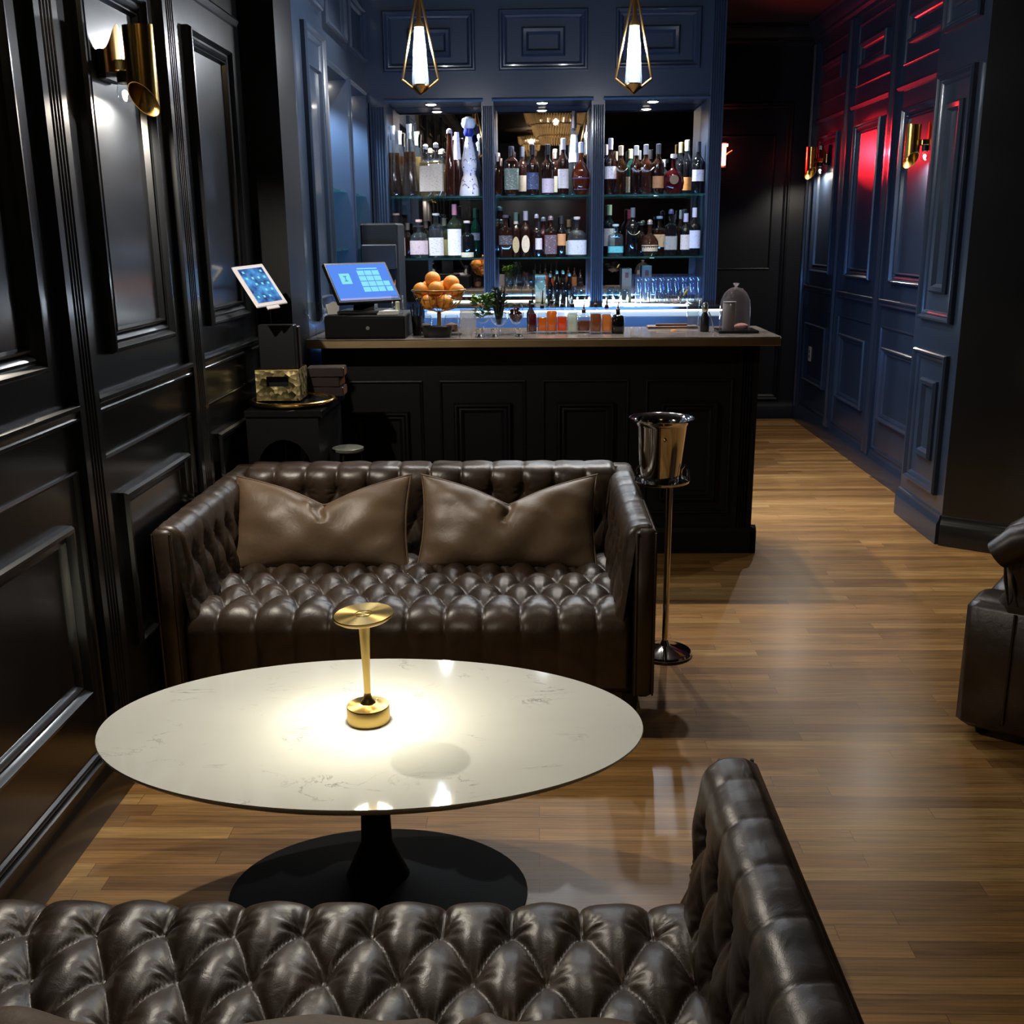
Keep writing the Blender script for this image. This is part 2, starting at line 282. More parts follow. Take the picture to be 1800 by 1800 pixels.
# ------------------------------------------------------------------ mesh helpers
class MB:
    def __init__(s): s.v = []; s.f = []
    def add(s, vs, fs):
        n = len(s.v); s.v += [tuple(p) for p in vs]; s.f += [tuple(i + n for i in f) for f in fs]; return s
    def box(s, x0, x1, y0, y1, z0, z1):
        vs = [(x, y, z) for z in (z0, z1) for y in (y0, y1) for x in (x0, x1)]
        return s.add(vs, [(0, 2, 3, 1), (4, 5, 7, 6), (0, 1, 5, 4), (2, 6, 7, 3), (0, 4, 6, 2), (1, 3, 7, 5)])
    def bbox(s, x0, x1, y0, y1, z0, z1, b=0.004):
        """box with chamfered vertical and top/bottom edges"""
        def ring(i, z):
            a, c, d, e = x0 + i, x1 - i, y0 + i, y1 - i; k = b
            return [(a + k, d, z), (c - k, d, z), (c, d + k, z), (c, e - k, z), (c - k, e, z), (a + k, e, z), (a, e - k, z), (a, d + k, z)]
        rs = [ring(b, z0), ring(0, z0 + b), ring(0, z1 - b), ring(b, z1)]
        vs = sum(rs, []); fs = []
        for r in range(3):
            for i in range(8):
                j = (i + 1) % 8; fs.append((r * 8 + i, r * 8 + j, r * 8 + 8 + j, r * 8 + 8 + i))
        fs.append(tuple(range(7, -1, -1))); fs.append(tuple(range(24, 32)))
        return s.add(vs, fs)
    def lathe(s, prof, n=24, c=(0, 0, 0), ex=2.0, sx=1.0, sy=1.0, rot=0.0, cap=True):
        """prof [(r,z)...]; ex>2 squares the section"""
        vs = []; fs = []
        for r, z in prof:
            for i in range(n):
                a = 2 * PI * (i + 0.5) / n; ca, sa = math.cos(a), math.sin(a)
                k = (abs(ca) ** ex + abs(sa) ** ex) ** (-1 / ex)
                x, y = r * k * ca * sx, r * k * sa * sy
                vs.append((c[0] + x * math.cos(rot) - y * math.sin(rot), c[1] + x * math.sin(rot) + y * math.cos(rot), c[2] + z))
        m = len(prof)
        for j in range(m - 1):
            for i in range(n):
                k = (i + 1) % n; fs.append((j * n + i, j * n + k, (j + 1) * n + k, (j + 1) * n + i))
        if cap:
            if prof[0][0] > 1e-5: fs.append(tuple(range(n - 1, -1, -1)))
            if prof[-1][0] > 1e-5: fs.append(tuple(range((m - 1) * n, m * n)))
        return s.add(vs, fs)
    def tube(s, pts, r, n=10, closed=False, cap=True):
        pts = [Vector(p) for p in pts]; m = len(pts); vs = []; fs = []; prev = None
        rr = r if isinstance(r, (list, tuple)) else [r] * m
        for i, p in enumerate(pts):
            if closed: t = pts[(i + 1) % m] - pts[i - 1]
            else: t = pts[min(i + 1, m - 1)] - pts[max(i - 1, 0)]
            t.normalize()
            if prev is None:
                a = Vector((0, 0, 1)) if abs(t.z) < 0.9 else Vector((1, 0, 0)); u = t.cross(a).normalized()
            else: u = (prev - t * prev.dot(t)).normalized()
            prev = u; v = t.cross(u)
            for k in range(n):
                a = 2 * PI * k / n; vs.append(p + (u * math.cos(a) + v * math.sin(a)) * rr[i])
        for i in range(m if closed else m - 1):
            j = (i + 1) % m
            for k in range(n):
                l = (k + 1) % n; fs.append((i * n + k, i * n + l, j * n + l, j * n + k))
        if cap and not closed: fs.append(tuple(range(n - 1, -1, -1))); fs.append(tuple(range((m - 1) * n, m * n)))
        return s.add(vs, fs)
    def prism(s, poly, d0, d1, O=(0, 0, 0), A=(1, 0, 0), B=(0, 0, 1), D=(0, 1, 0)):
        O, A, B, D = map(Vector, (O, A, B, D)); n = len(poly)
        vs = [O + A * p[0] + B * p[1] + D * d for d in (d0, d1) for p in poly]
        fs = [tuple(range(n)), tuple(range(2 * n - 1, n - 1, -1))] + [(i, i + n, (i + 1) % n + n, (i + 1) % n) for i in range(n)]
        return s.add(vs, fs)
    def sphere(s, c, r, n=16, m=10, sx=1, sy=1, sz=1):
        prof = [(max(1e-6, math.sin(PI * i / m)) * r, -math.cos(PI * i / m) * r * sz) for i in range(m + 1)]
        return s.lathe(prof, n, c, sx=sx, sy=sy)
    def frame(s, O, U, V, Nn, u0, u1, v0, v1, prof):
        """picture-frame moulding: prof [(inset, height)...] swept round the rectangle with mitres"""
        O, U, V, Nn = map(Vector, (O, U, V, Nn)); vs = []; fs = []
        for d, h in prof:
            for (u, v) in ((u0 + d, v0 + d), (u1 - d, v0 + d), (u1 - d, v1 - d), (u0 + d, v1 - d)):
                vs.append(O + U * u + V * v + Nn * h)
        for j in range(len(prof) - 1):
            for i in range(4):
                k = (i + 1) % 4; fs.append((j * 4 + i, j * 4 + k, j * 4 + 4 + k, j * 4 + 4 + i))
        return s.add(vs, fs)
    def build(s, name, mat=None, parent=None, smooth=True, loc=None, angle=35, fix=True):
        me = bpy.data.meshes.new(name); me.from_pydata([tuple(v) for v in s.v], [], s.f); me.validate()
        if fix:
            bm = bmesh.new(); bm.from_mesh(me); bmesh.ops.remove_doubles(bm, verts=bm.verts, dist=1e-6)
            bmesh.ops.recalc_face_normals(bm, faces=bm.faces); bm.to_mesh(me); bm.free()
        if smooth:
            me.polygons.foreach_set('use_smooth', [True] * len(me.polygons))
            try: me.set_sharp_from_angle(angle=math.radians(angle))
            except Exception: pass
        o = bpy.data.objects.new(name, me); COL.objects.link(o)
        if mat is not None: me.materials.append(M[mat] if isinstance(mat, str) else mat)
        if parent is not None: o.parent = parent
        if loc is not None: o.location = loc
        return o
def tag(o, label=None, cat=None, group=None, kind=None):
    if label: o['label'] = label
    if cat: o['category'] = cat
    if group: o['group'] = group
    if kind: o['kind'] = kind
    return o
def thing(name, label, cat, loc=(0, 0, 0), rz=0.0, group=None):
    o = bpy.data.objects.new(name, None); COL.objects.link(o); o.empty_display_size = 0.05
    o.location = loc; o.rotation_euler = (0, 0, rz); return tag(o, label, cat, group)
def copy_tree(o, parent=None):
    c = o.copy(); COL.objects.link(c)
    if parent: c.parent = parent
    for ch in list(o.children): copy_tree(ch, c)
    return c
def struct(mb, name, mat, **k): return tag(mb.build(name, mat, **k), kind='structure')

# ------------------------------------------------------------------ room shell
CEIL = 3.12
XL, XR, YB, YF = -1.215, 2.2, 7.0, 8.95
struct(MB().box(-1.7, 2.9, -5, 9.05, -0.05, 0), 'floor', 'oak', smooth=False)
struct(MB().box(-1.7, 2.9, -5, 9.05, CEIL, CEIL + 0.05), 'ceiling', 'ceiling', smooth=False)
struct(MB().box(-1.7, 2.9, -5.1, -5, 0, CEIL), 'wall_back', 'black_paint', smooth=False)

P_BIG = [(0, 0), (0, 0.020), (0.006, 0.030), (0.014, 0.031), (0.020, 0.024), (0.026, 0.014), (0.034, 0.016), (0.040, 0.012), (0.046, 0.006), (0.050, 0.0)]
P_THIN = [(0, 0), (0.001, 0.009), (0.006, 0.011), (0.011, 0.008), (0.016, 0.0)]
P_RAISE = [(0, 0), (0.0, 0.014), (0.006, 0.017), (0.012, 0.012), (0.018, 0.012), (0.05, 0.024)]
def pilaster(mb, O, U, Nn, u0, u1, z0, z1, t=0.028, nfl=4, dpf=0.010, m0=0.22):
    O, U, Nn = Vector(O), Vector(U), Vector(Nn); V = Vector((0, 0, 1)); W = u1 - u0
    c0, c1 = W * m0, W * (1 - m0); p = [(0, 0), (0, t)]; g = (c1 - c0) / nfl
    for i in range(nfl):
        a = c0 + g * i
        p += [(a + g * 0.10, t), (a + g * 0.22, t - dpf * 0.7), (a + g * 0.5, t - dpf), (a + g * 0.78, t - dpf * 0.7), (a + g * 0.90, t)]
    p += [(W, t), (W, 0)]
    mb.prism([(q[0], q[1]) for q in p], z0, z1, O + U * u0, U, Nn, V)
def ledge(mb, O, U, Nn, u0, u1, z, prof):
    """horizontal profiled rail: prof [(out, dz)...]"""
    mb.prism([(a, b) for a, b in prof], u0, u1, Vector(O) + Vector((0, 0, z)), Nn, (0, 0, 1), U)
SILL = [(0, 0.045), (0.020, 0.045), (0.030, 0.040), (0.030, 0.030), (0.022, 0.024), (0.020, 0.012), (0.024, 0.008), (0.024, 0.002), (0.014, -0.004), (0, -0.004)]
def bay(mb, O, U, Nn, a, b, side=0.14, top=True, low=True):
    fr = lambda u0, u1, v0, v1, pr: mb.frame(O, U, (0, 0, 1), Nn, u0, u1, v0, v1, pr)
    fr(a + side, b - side, 1.235, 2.255, P_BIG)
    fr(a + side + 0.055, b - side - 0.055, 1.29, 2.20, P_RAISE[:3] + [(0.012, 0.0)])
    ledge(mb, O, U, Nn, a, b, 1.09, SILL)
    if low:
        fr(a + 0.01, b - 0.01, 0.17, 0.965, P_THIN)
        fr(a + side - 0.03, b - side + 0.03, 0.37, 0.84, P_BIG)
    if top:
        ledge(mb, O, U, Nn, a, b, 2.36, [(0, 0.03), (0.018, 0.03), (0.024, 0.02), (0.014, 0.0), (0, 0)])
        fr(a + 0.05, b - 0.05, 2.50, 2.90, P_THIN)
        fr(a + side, b - side, 2.615, 2.775, P_BIG)
def base_and_cornice(mb, O, U, Nn, u0, u1, t=0.025):
    mb.prism([(0, 0), (t, 0), (t, 0.105), (t - 0.006, 0.118), (t - 0.012, 0.13), (t - 0.014, 0.15), (0, 0.155)], u0, u1, O, Nn, (0, 0, 1), U)
    mb.prism([(0, 2.96), (0.012, 2.96), (0.016, 2.985), (0.034, 3.0), (0.036, 3.02), (0.06, 3.05), (0.075, 3.09), (0.095, 3.10), (0.095, CEIL), (0, CEIL)], u0, u1, O, Nn, (0, 0, 1), U)

# left lounge wall
mb = MB(); mb.box(XL - 0.1, XL, -5, 4.62, 0, CEIL)
O, U, Nn = (XL, 0, 0), (0, 1, 0), (1, 0, 0)
for c in range(-5, 5):
    u = 2.725 + 0.925 * c
    if u < 4.4: pilaster(mb, O, U, Nn, u - 0.065, u + 0.065, 0.12, 2.96)
    if u + 0.925 < 4.7: bay(mb, O, U, Nn, u + 0.065, min(u + 0.86, 4.6))
base_and_cornice(mb, O, U, Nn, -5, 4.62)
struct(mb, 'wall_left', 'black_paint', angle=25)
# dark return wall where the bar alcove begins, running to the bar room wall
mb = MB(); mb.box(-1.7, -1.075, 4.62, 4.95, 0, CEIL)
struct(mb, 'wall_alcove', 'bar_black', angle=25)

# bar room left wall with two open lit niches
XW = -1.075
mb = MB()
n1, n2, nz0, nz1 = (5.66, 6.24), (6.36, 6.93), 1.12, 2.39
mb.box(XW - 0.45, XW, 4.95, n1[0], 0, CEIL); mb.box(XW - 0.45, XW, n1[1], n2[0], 0, CEIL); mb.box(XW - 0.45, XW, n2[1], 7.05, 0, CEIL)
for a, b in (n1, n2):
    mb.box(XW - 0.45, XW, a, b, 0, nz0); mb.box(XW - 0.45, XW, a, b, nz1, CEIL); mb.box(XW - 0.45, XW - 0.40, a, b, nz0, nz1)
O, U, Nn = (XW, 0, 0), (0, 1, 0), (1, 0, 0)
for a, b in (n1, n2): mb.frame(O, U, (0, 0, 1), Nn, a - 0.03, b + 0.03, nz0 - 0.03, nz1 + 0.03, [(0, 0), (0, 0.012), (0.01, 0.016), (0.03, 0.008), (0.03, 0)])
mb.frame(O, U, (0, 0, 1), Nn, 5.12, 5.58, 1.15, 2.50, P_BIG); mb.frame(O, U, (0, 0, 1), Nn, 5.20, 5.50, 1.25, 2.33, P_RAISE[:3] + [(0.012, 0)])
mb.frame(O, U, (0, 0, 1), Nn, 5.12, 5.58, 2.62, 2.9, P_BIG)
for a, b in (n1, n2): mb.frame(O, U, (0, 0, 1), Nn, a, b, 2.58, 2.88, P_BIG)
base_and_cornice(mb, O, U, Nn, 4.95, 7.05)
struct(mb, 'wall_bar_left', 'navy', angle=25)

# right passage wall
mb = MB(); mb.box(XR, XR + 0.1, 5.2, YF, 0, CEIL)
O, U, Nn = (XR, 0, 0), (0, 1, 0), (-1, 0, 0)
for (a, b) in ((5.96, 6.84), (6.98, 7.82), (7.96, 8.80)): bay(mb, O, U, Nn, a, b)
for u in (5.88, 6.91, 7.89, 8.87): pilaster(mb, O, U, Nn, u - 0.06, u + 0.06, 0.12, 2.96)
base_and_cornice(mb, O, U, Nn, 5.2, YF)
struct(mb, 'wall_right', 'navy', angle=25)
# projecting pier of the right wall
XP = 2.045
mb = MB(); mb.box(XP, XR + 0.05, 5.17, 5.80, 0, CEIL)
O = (XP, 0, 0)
for (v0, v1, i0, i1) in ((0.235, 0.945, 0.39, 0.80), (1.10, 2.30, 1.24, 2.16), (2.50, 2.90, 2.6, 2.8)):
    mb.frame(O, U, (0, 0, 1), Nn, 5.26, 5.71, v0, v1, P_BIG); mb.frame(O, U, (0, 0, 1), Nn, 5.38, 5.59, i0, i1, [(0, 0), (0, .012), (.01, .026), (.03, .02), (.045, 0.0)])
base_and_cornice(mb, O, U, Nn, 5.17, 5.80)
struct(mb, 'wall_right_pier', 'navy', angle=25)
# black wall turning towards the lounge
mb = MB(); a, b = Vector((XP, 5.17, 0)), Vector((2.75, 4.68, 0)); d = (b - a); Ld = d.length; d.normalize(); nn = Vector((d.y, -d.x, 0))
mb.prism([(0, 0), (0, CEIL), (Ld, CEIL), (Ld, 0)], 0, -0.08, a, d, (0, 0, 1), nn)
base_and_cornice(mb, a, d, nn, 0.0, Ld)
mb.box(2.75, 2.85, -5, 4.70, 0, CEIL)
for c in range(-5, 5): bay(mb, (2.75, 0, 0), (0, 1, 0), (-1, 0, 0), 0.9 * c + 0.1, 0.9 * c + 0.86)
base_and_cornice(mb, (2.75, 0, 0), (0, 1, 0), (-1, 0, 0), -5, 4.7)
struct(mb, 'wall_lounge_right', 'black_paint', angle=25)
# far wall of the passage with a dark doorway header
mb = MB(); mb.box(1.0, XR + 0.1, YF, YF + 0.1, 0, CEIL)
O, U, Nn = (1.1, YF, 0), (1, 0, 0), (0, -1, 0)
mb.frame(O, U, (0, 0, 1), Nn, 0.12, 0.95, 0.16, 2.55, P_BIG); mb.frame(O, U, (0, 0, 1), Nn, 0.25, 0.82, 1.25, 2.3, P_THIN)
base_and_cornice(mb, O, U, Nn, 0, 1.1)
struct(mb, 'wall_far', 'bar_black', angle=25)

# ------------------------------------------------------------------ back bar built-in cabinet wall
K = 7.0
CX = [(-1.06, -0.955), (-0.352, -0.275), (0.342, 0.425), (1.075, 1.165)]   # pilasters
OZ0, OZ1 = 1.105, 2.365
mb = MB()
mb.box(-1.075, 1.165, K + 0.35, K + 0.42, 0, CEIL)              # back
mb.box(1.165 - 0.02, 1.165, K, YF, 0, CEIL)                     # side facing the passage
mb.box(-1.075, 1.165, K, K + 0.35, OZ1, CEIL)                   # header
mb.box(-1.075, 1.165, K + 0.0, K + 0.35, 0, 1.00)
for i, (a, b) in enumerate(CX): mb.box(a, b, K, K + 0.35, 1.0, OZ1)
O, U, Nn = (0, K, 0), (1, 0, 0), (0, -1, 0)
for (a, b) in CX: pilaster(mb, O, U, Nn, a + 0.004, b - 0.004, 1.10, 2.96 if a > 1 else 2.33, 0.02, 5, 0.012, 0.06)
for (a, b) in ((-0.955, -0.385), (-0.236, 0.312), (0.484, 1.008)):
    mb.frame(O, U, (0, 0, 1), Nn, a, b, 2.535, 2.885, P_BIG); m_ = (a + b) / 2
    mb.frame(O, U, (0, 0, 1), Nn, m_ - 0.135, m_ + 0.135, 2.615, 2.785, [(0, 0), (0, .010), (.012, .03), (.03, .026), (.045, 0)])
for i in range(3):
    a, b = CX[i][1], CX[i + 1][0]
    ledge(mb, O, U, Nn, a - 0.01, b + 0.01, OZ1 - 0.008, [(0, 0.022), (0.012, 0.022), (0.016, 0.012), (0.010, 0), (0, 0)])
base_and_cornice(mb, O, U, Nn, -1.06, 1.165)
struct(mb, 'wall_back_bar', 'navy', angle=25)
for i in range(3):
    a, b = CX[i][1], CX[i + 1][0]
    o = MB().box(a + 0.001, b - 0.001, K + 0.336, K + 0.349, OZ0 + 0.001, OZ1 - 0.001).build('mirror_panel', 'mirror', smooth=False)
    tag(o, ['tinted mirror panel behind the white decanter in the left cabinet bay', 'tinted mirror panel reflecting the chandeliers in the middle cabinet bay', 'tinted mirror panel behind the highball glasses in the right cabinet bay'][i], 'mirror', 'mirror panels of the back bar')
SH1, SH2 = 1.792, 1.403
bayname = ['left', 'middle', 'right']
for i in range(3):
    a, b = CX[i][1], CX[i + 1][0]
    for zz, nm in ((SH1, 'upper'), (SH2, 'lower')):
        o = MB().bbox(a + 0.002, b - 0.002, K + 0.03, K + 0.33, zz - 0.012, zz, 0.002).build('glass_shelf', 'shelf_glass', smooth=False)
        tag(o, '%s glass shelf with green edge in the %s cabinet bay' % (nm, bayname[i]), 'shelf', 'glass shelves of the back bar')
# recessed downlights in the cabinet header
for i, px in enumerate((757, 953, 1148)):
    p = ony(px, 174, K + 0.12); x = p.x
    t = thing('recessed_downlight', 'small round downlight over the %s bay of the bottle cabinet' % bayname[i], 'light', (x, K + 0.13, OZ1), 0, 'downlights over the bottle bays')
    MB().lathe([(0.042, 0), (0.042, -0.006), (0.035, -0.008), (0.035, -0.002)], 24, cap=False).build('trim_ring', 'silver', t)
    MB().lathe([(0.0001, -0.012), (0.024, -0.011), (0.035, -0.002)], 20, cap=False).build('lens', 'spotglass', t)
    light('downlight_beam', 'SPOT', (x, K + 0.13, OZ1 - 0.02), L_DOWN, COOL, 0.02, (x, K + 0.02, 0.5), 160, 0.6)
# lit band under the back counter and cabinet fronts
t = thing('back_counter', 'blue back counter with black top and glowing cream band below the glasses', 'counter', (0, 0, 0))
MB().bbox(-0.72, 1.16, K - 0.30, K + 0.335, 1.085, 1.104, 0.003).build('worktop', 'black_stone', t, smooth=False)
MB().box(-0.72, 1.16, K - 0.26, K - 0.25, 1.041, 1.085).build('backsplash', 'cream_panel', t, smooth=False)
MB().bbox(-0.70, 1.16, K - 0.29, K - 0.275, 1.072, 1.0845, 0.002).build('led_strip', 'led', t, smooth=False)
mb = MB().box(-0.72, 1.16, K - 0.30, K - 0.005, 0.02, 1.040)
for a in (-0.68, -0.2, 0.28): mb.frame((0, K - 0.30, 0), (1, 0, 0), (0, 0, 1), (0, -1, 0), a, a + 0.46, 0.15, 0.93, P_BIG)
mb.build('cabinet_body', 'navy', t, angle=25)
MB().bbox(-0.72, 1.07, K + 0.318, K + 0.328, 1.1045, 1.112, 0.002).build('led_strip', 'led', t, smooth=False)
light('counter_uplight', 'AREA', (0.18, K + 0.31, 1.12), 9, (0.75, 0.87, 1.0), 1.75, (0.06, K + 0.05, 1.35), size_y=0.02)
light('counter_glow', 'AREA', (0.22, K - 0.29, 1.07), 2.2, (0.95, 0.97, 0.85), 1.8, (0.06, K - 0.5, 0.7), size_y=0.02)

# ------------------------------------------------------------------ the bar
t = thing('bar_counter', 'long black panelled bar with brass-edged stone top', 'bar counter', (0, 0, 0))
mb = MB().box(-1.045, 1.05, 5.05, 5.35, 0, 1.045); BO, BU, BN = (0, 5.05, 0), (1, 0, 0), (0, -1, 0)
for a in (-0.98, -0.48, 0.02, 0.52): mb.frame(BO, BU, (0, 0, 1), BN, a, a + 0.42, 0.20, 0.87, P_THIN); mb.frame(BO, BU, (0, 0, 1), BN, a + 0.07, a + 0.35, 0.27, 0.76 if a > -0.9 else 0.72, P_BIG)
pilaster(mb, BO, BU, BN, 0.955, 1.055, 0.12, 1.04, 0.02)
mb.prism([(0, 0), (.03, 0), (.03, .11), (.02, .13), (0, .14)], -1.045, 1.08, BO, BN, (0, 0, 1), BU)
mb.prism([(0, 0), (.03, 0), (.03, .11), (.02, .13), (0, .14)], 5.02, 5.35, (1.05, 0, 0), (1, 0, 0), (0, 0, 1), (0, 1, 0))
mb.build('bar_front', 'bar_black', t, angle=25)
cx0, cx1, cyf, cyb, ct = -1.066, 1.108, 4.835, 5.40, 1.09
MB().bbox(cx0, cx1, cyf, cyb, ct - 0.006, ct, 0.002).build('counter_top', 'counter', t, smooth=False)
mb = MB().bbox(cx0 - 0.001, cx1 + 0.001, cyf - 0.002, cyb + 0.001, ct - 0.042, ct - 0.0065, 0.002).build('brass_edge', 'edge_brass', t, smooth=False)

MB().bbox(-1.0, 1.03, 5.352, 5.372, 1.03, 1.042, 0.002).build('blue_led_strip', emat('blue_led_strip', (0.12, 0.36, 1.0), 5), t, smooth=False)
light('bar_blue_glow', 'AREA', (0.02, 5.385, 1.02), L_BLUE, (0.10, 0.34, 1.0), 2.0, (0.02, 7.0, 0.95), size_y=0.03)

# ------------------------------------------------------------------ pendants
def pendant(loc, label):
    t = thing('pendant_lamp', label, 'pendant lamp', loc, 0, 'kite-shaped pendants over the bar')
    # loc = bottom tip; kite frame of four bars
    z1, z2, R = 0.062, 0.44, 0.083
    mb = MB()
    for k in range(2):
        a = k * PI + 0.05; c, s_ = math.cos(a) * R, math.sin(a) * R
        mb.tube([(0, 0, 0.0), (c * 0.5, s_ * 0.5, z1 * 0.5), (c, s_, z1), (c * 0.97, s_ * 0.97, z1 + 0.012), (c * 0.06, s_ * 0.06, z2)], 0.0056, 8)
    mb.build('kite_frame', 'dark_brass', t)
    MB().lathe([(0.0005, 0.0), (0.012, 0.012), (0.036, 0.036), (0.036, 0.042), (0.0005, 0.043)], 16).build('lower_cup', 'dark_brass', t)
    n = 28; prof = [(0.036, 0.042), (0.0365, 0.06), (0.021, 0.285)]
    mb = MB(); vs = []; fs = []
    for j, (r, z) in enumerate(prof):
        for i in range(n): rr = r * (1 + 0.06 * (i % 2)); a = 2 * PI * i / n; vs.append((rr * math.cos(a), rr * math.sin(a), z))
    for j in range(2):
        for i in range(n): k = (i + 1) % n; fs.append((j * n + i, j * n + k, (j + 1) * n + k, (j + 1) * n + i))
    mb.add(vs, fs).build('ribbed_shade', 'tube_glass', t, angle=10)
    MB().lathe([(0.0004, 0.048), (0.017, 0.05), (0.013, 0.278), (0.0004, 0.28)], 14).build('light_tube', 'tubeglow', t)
    MB().lathe([(0.023, 0.284), (0.023, 0.292), (0.012, 0.312), (0.006, 0.44), (0.0005, 0.45)], 14).build('upper_cap', 'dark_brass', t)
    MB().tube([(0, 0, z2), (0, 0, CEIL - loc[2])], 0.003, 6).build('cord', 'black_plastic', t)
    MB().lathe([(0.05, CEIL - loc[2]), (0.05, CEIL - loc[2] - 0.02), (0.0005, CEIL - loc[2] - 0.025)], 20).build('ceiling_rose', 'dark_brass', t)
    for q in (0.03, -0.03): light('pendant_glow', 'POINT', (loc[0], loc[1] + q * 1.7, loc[2] + 0.20), L_PENDANT / 2, (0.93, 0.96, 1.0), 0.03)
    return t
p = ony(740, 166, 5.12); pendant((p.x, 5.12, p.z), 'kite-shaped brass pendant with glass tube above the monitor')
p = ony(1113, 164, 5.12); pendant((p.x, 5.12, p.z), 'kite-shaped brass pendant with glass tube above the orange syrup bottles')

# ------------------------------------------------------------------ wall sconces
def sconce(loc, nrm, label, e=1.0):
    """loc = wall point at the sconce centre; nrm = +1 faces +x, -1 faces -x"""
    t = thing('wall_sconce', label, 'wall lamp', loc, 0 if nrm > 0 else PI, 'brass tube wall sconces')
    def slant_tube(R, th, cx, cy_, zb, zt, sl, n=28, rev=1, ph=1.25 * nrm):
        vs = []; fs = []
        for r in (R, R - th):
            for k, top in enumerate((0, 1)):
                for i in range(n):
                    a = 2 * PI * i / n; x = r * math.cos(a); y = r * math.sin(a)
                    q_ = (x * math.cos(ph) + y * math.sin(ph)) / R; z = (zt - 0.1 * sl * q_) if top else (zb + sl * q_)
                    vs.append((cx + x, cy_ + y, z))
        for i in range(n):
            j = (i + 1) % n
            fs += [(i, j, n + j, n + i), (2 * n + j, 2 * n + i, 3 * n + i, 3 * n + j), (j, i, 2 * n + i, 2 * n + j), (n + i, n + j, 3 * n + j, 3 * n + i)]
        return MB().add(vs, fs)
    slant_tube(0.041, 0.002, 0.118, -0.01, -0.072, 0.12, -0.042).build('tube_shade', 'tube_brass', t)
    # half pipe shield behind, against the wall
    n = 14; vs = []; fs = []
    for r in (0.05, 0.047):
        for k in (0, 1):
            for i in range(n + 1):
                a = -PI / 2 + PI * i / n; x = r * math.cos(a) * 0.5; y = r * math.sin(a)
                z = (0.13 - 0.07 * (abs(y) / r) ** 2) if k else (0.0 + 0.0 * y)
                vs.append((0.022 + x, y + 0.03, z))
    m = n + 1
    for i in range(n): fs += [(i, i + 1, m + i + 1, m + i), (2 * m + i + 1, 2 * m + i, 3 * m + i, 3 * m + i + 1), (m + i, m + i + 1, 3 * m + i + 1, 3 * m + i), (i + 1, i, 2 * m + i, 2 * m + i + 1)]
    fs += [(0, m, 3 * m, 2 * m), (n, 2 * m + n, 3 * m + n, m + n)]
    MB().add(vs, fs).build('shield', 'dark_brass', t)
    MB().bbox(0, 0.022, -0.025, 0.085, -0.02, 0.06, 0.004).build('back_plate', 'black_metal', t)
    MB().bbox(0.02, 0.085, 0.0, 0.05, 0.005, 0.035, 0.003).build('bracket', 'brass', t)
    MB().lathe([(0.018, 0), (0.018, -0.03), (0.013, -0.034)], 14, (0.055, 0.02, 0.006)).build('lamp_holder', 'black_metal', t)
    MB().sphere((0.055, 0.02, -0.052), 0.008, sz=1.2).build('bulb', 'bulb', t)
    MB().lathe([(0.0003, -0.085), (0.016, -0.078), (0.022, -0.055), (0.018, -0.032), (0.0003, -0.031)], 14, (0.055, 0.02, 0.006)).build('glass_finial', 'glass', t)
    light('sconce_glow', 'SPOT', (loc[0] + nrm * 0.060, loc[1] + nrm * 0.015, loc[2] - 0.072), L_SCONCE * e * 1.5, (1.0, 0.88, 0.74), 0.014, (loc[0] + nrm * 0.03, loc[1] + nrm * 0.015, loc[2] - 0.5), 172, 0.35)
    light('sconce_uplight', 'SPOT', (loc[0] + nrm * 0.115, loc[1] - nrm * 0.01, loc[2] + 0.08), L_SCONCE * e * 0.035, (1.0, 0.9, 0.7), 0.012, (loc[0] + nrm * 0.06, loc[1], loc[2] + 1), 120, 0.6)
    return t
sconce((XL, 3.10, 1.995), 1, 'brass tube sconce on the black panelled wall above the sofa')
sconce((XR, 6.18, 2.00), -1, 'glowing brass tube sconce nearest the pier on the blue passage wall', 0.3)
sconce((XR, 8.42, 2.05), -1, 'glowing brass tube sconce in front of the red-lit panel', 0.3)
# red tube lamp on the far wall
p = ony(1272, 272, YF - 0.07)
t = thing('red_tube_lamp', 'glowing red tube lamp on the dark far wall of the passage', 'wall lamp', (p.x, YF - 0.07, p.z))
MB().lathe([(0.0005, -0.085), (0.018, -0.08), (0.018, 0.06), (0.0005, 0.062)], 16).build('glowing_tube', 'redglow', t)
MB().lathe([(0.032, 0.062), (0.032, 0.082), (0.0005, 0.084)], 16).build('cap', 'redglow', t)
MB().bbox(-0.03, 0.03, 0.03, 0.07, -0.10, 0.10, 0.004).build('back_plate', 'dark_brass', t)
MB().tube([(0.02, 0.03, 0.0), (0.07, 0.0, 0.03)], 0.008, 8).build('switch_arm', 'dark_brass', t)
light('red_glow', 'SPOT', (p.x + 0.03, YF - 0.11, p.z), L_RED * 2.0, (1.0, 0.015, 0.03), 0.02, (2.2, 7.36, 2.06), 17, 0.25)
light('red_glow', 'SPOT', (p.x + 0.03, YF - 0.11, p.z), L_RED * 0.8, (1.0, 0.015, 0.03), 0.02, (2.2, 8.35, 2.12), 26, 0.4)
light('red_spill', 'SPOT', (p.x + 0.03, YF - 0.11, p.z), L_RED * 0.35, (1.0, 0.015, 0.03), 0.03, (2.2, 7.9, 2.5), 100, 0.8)

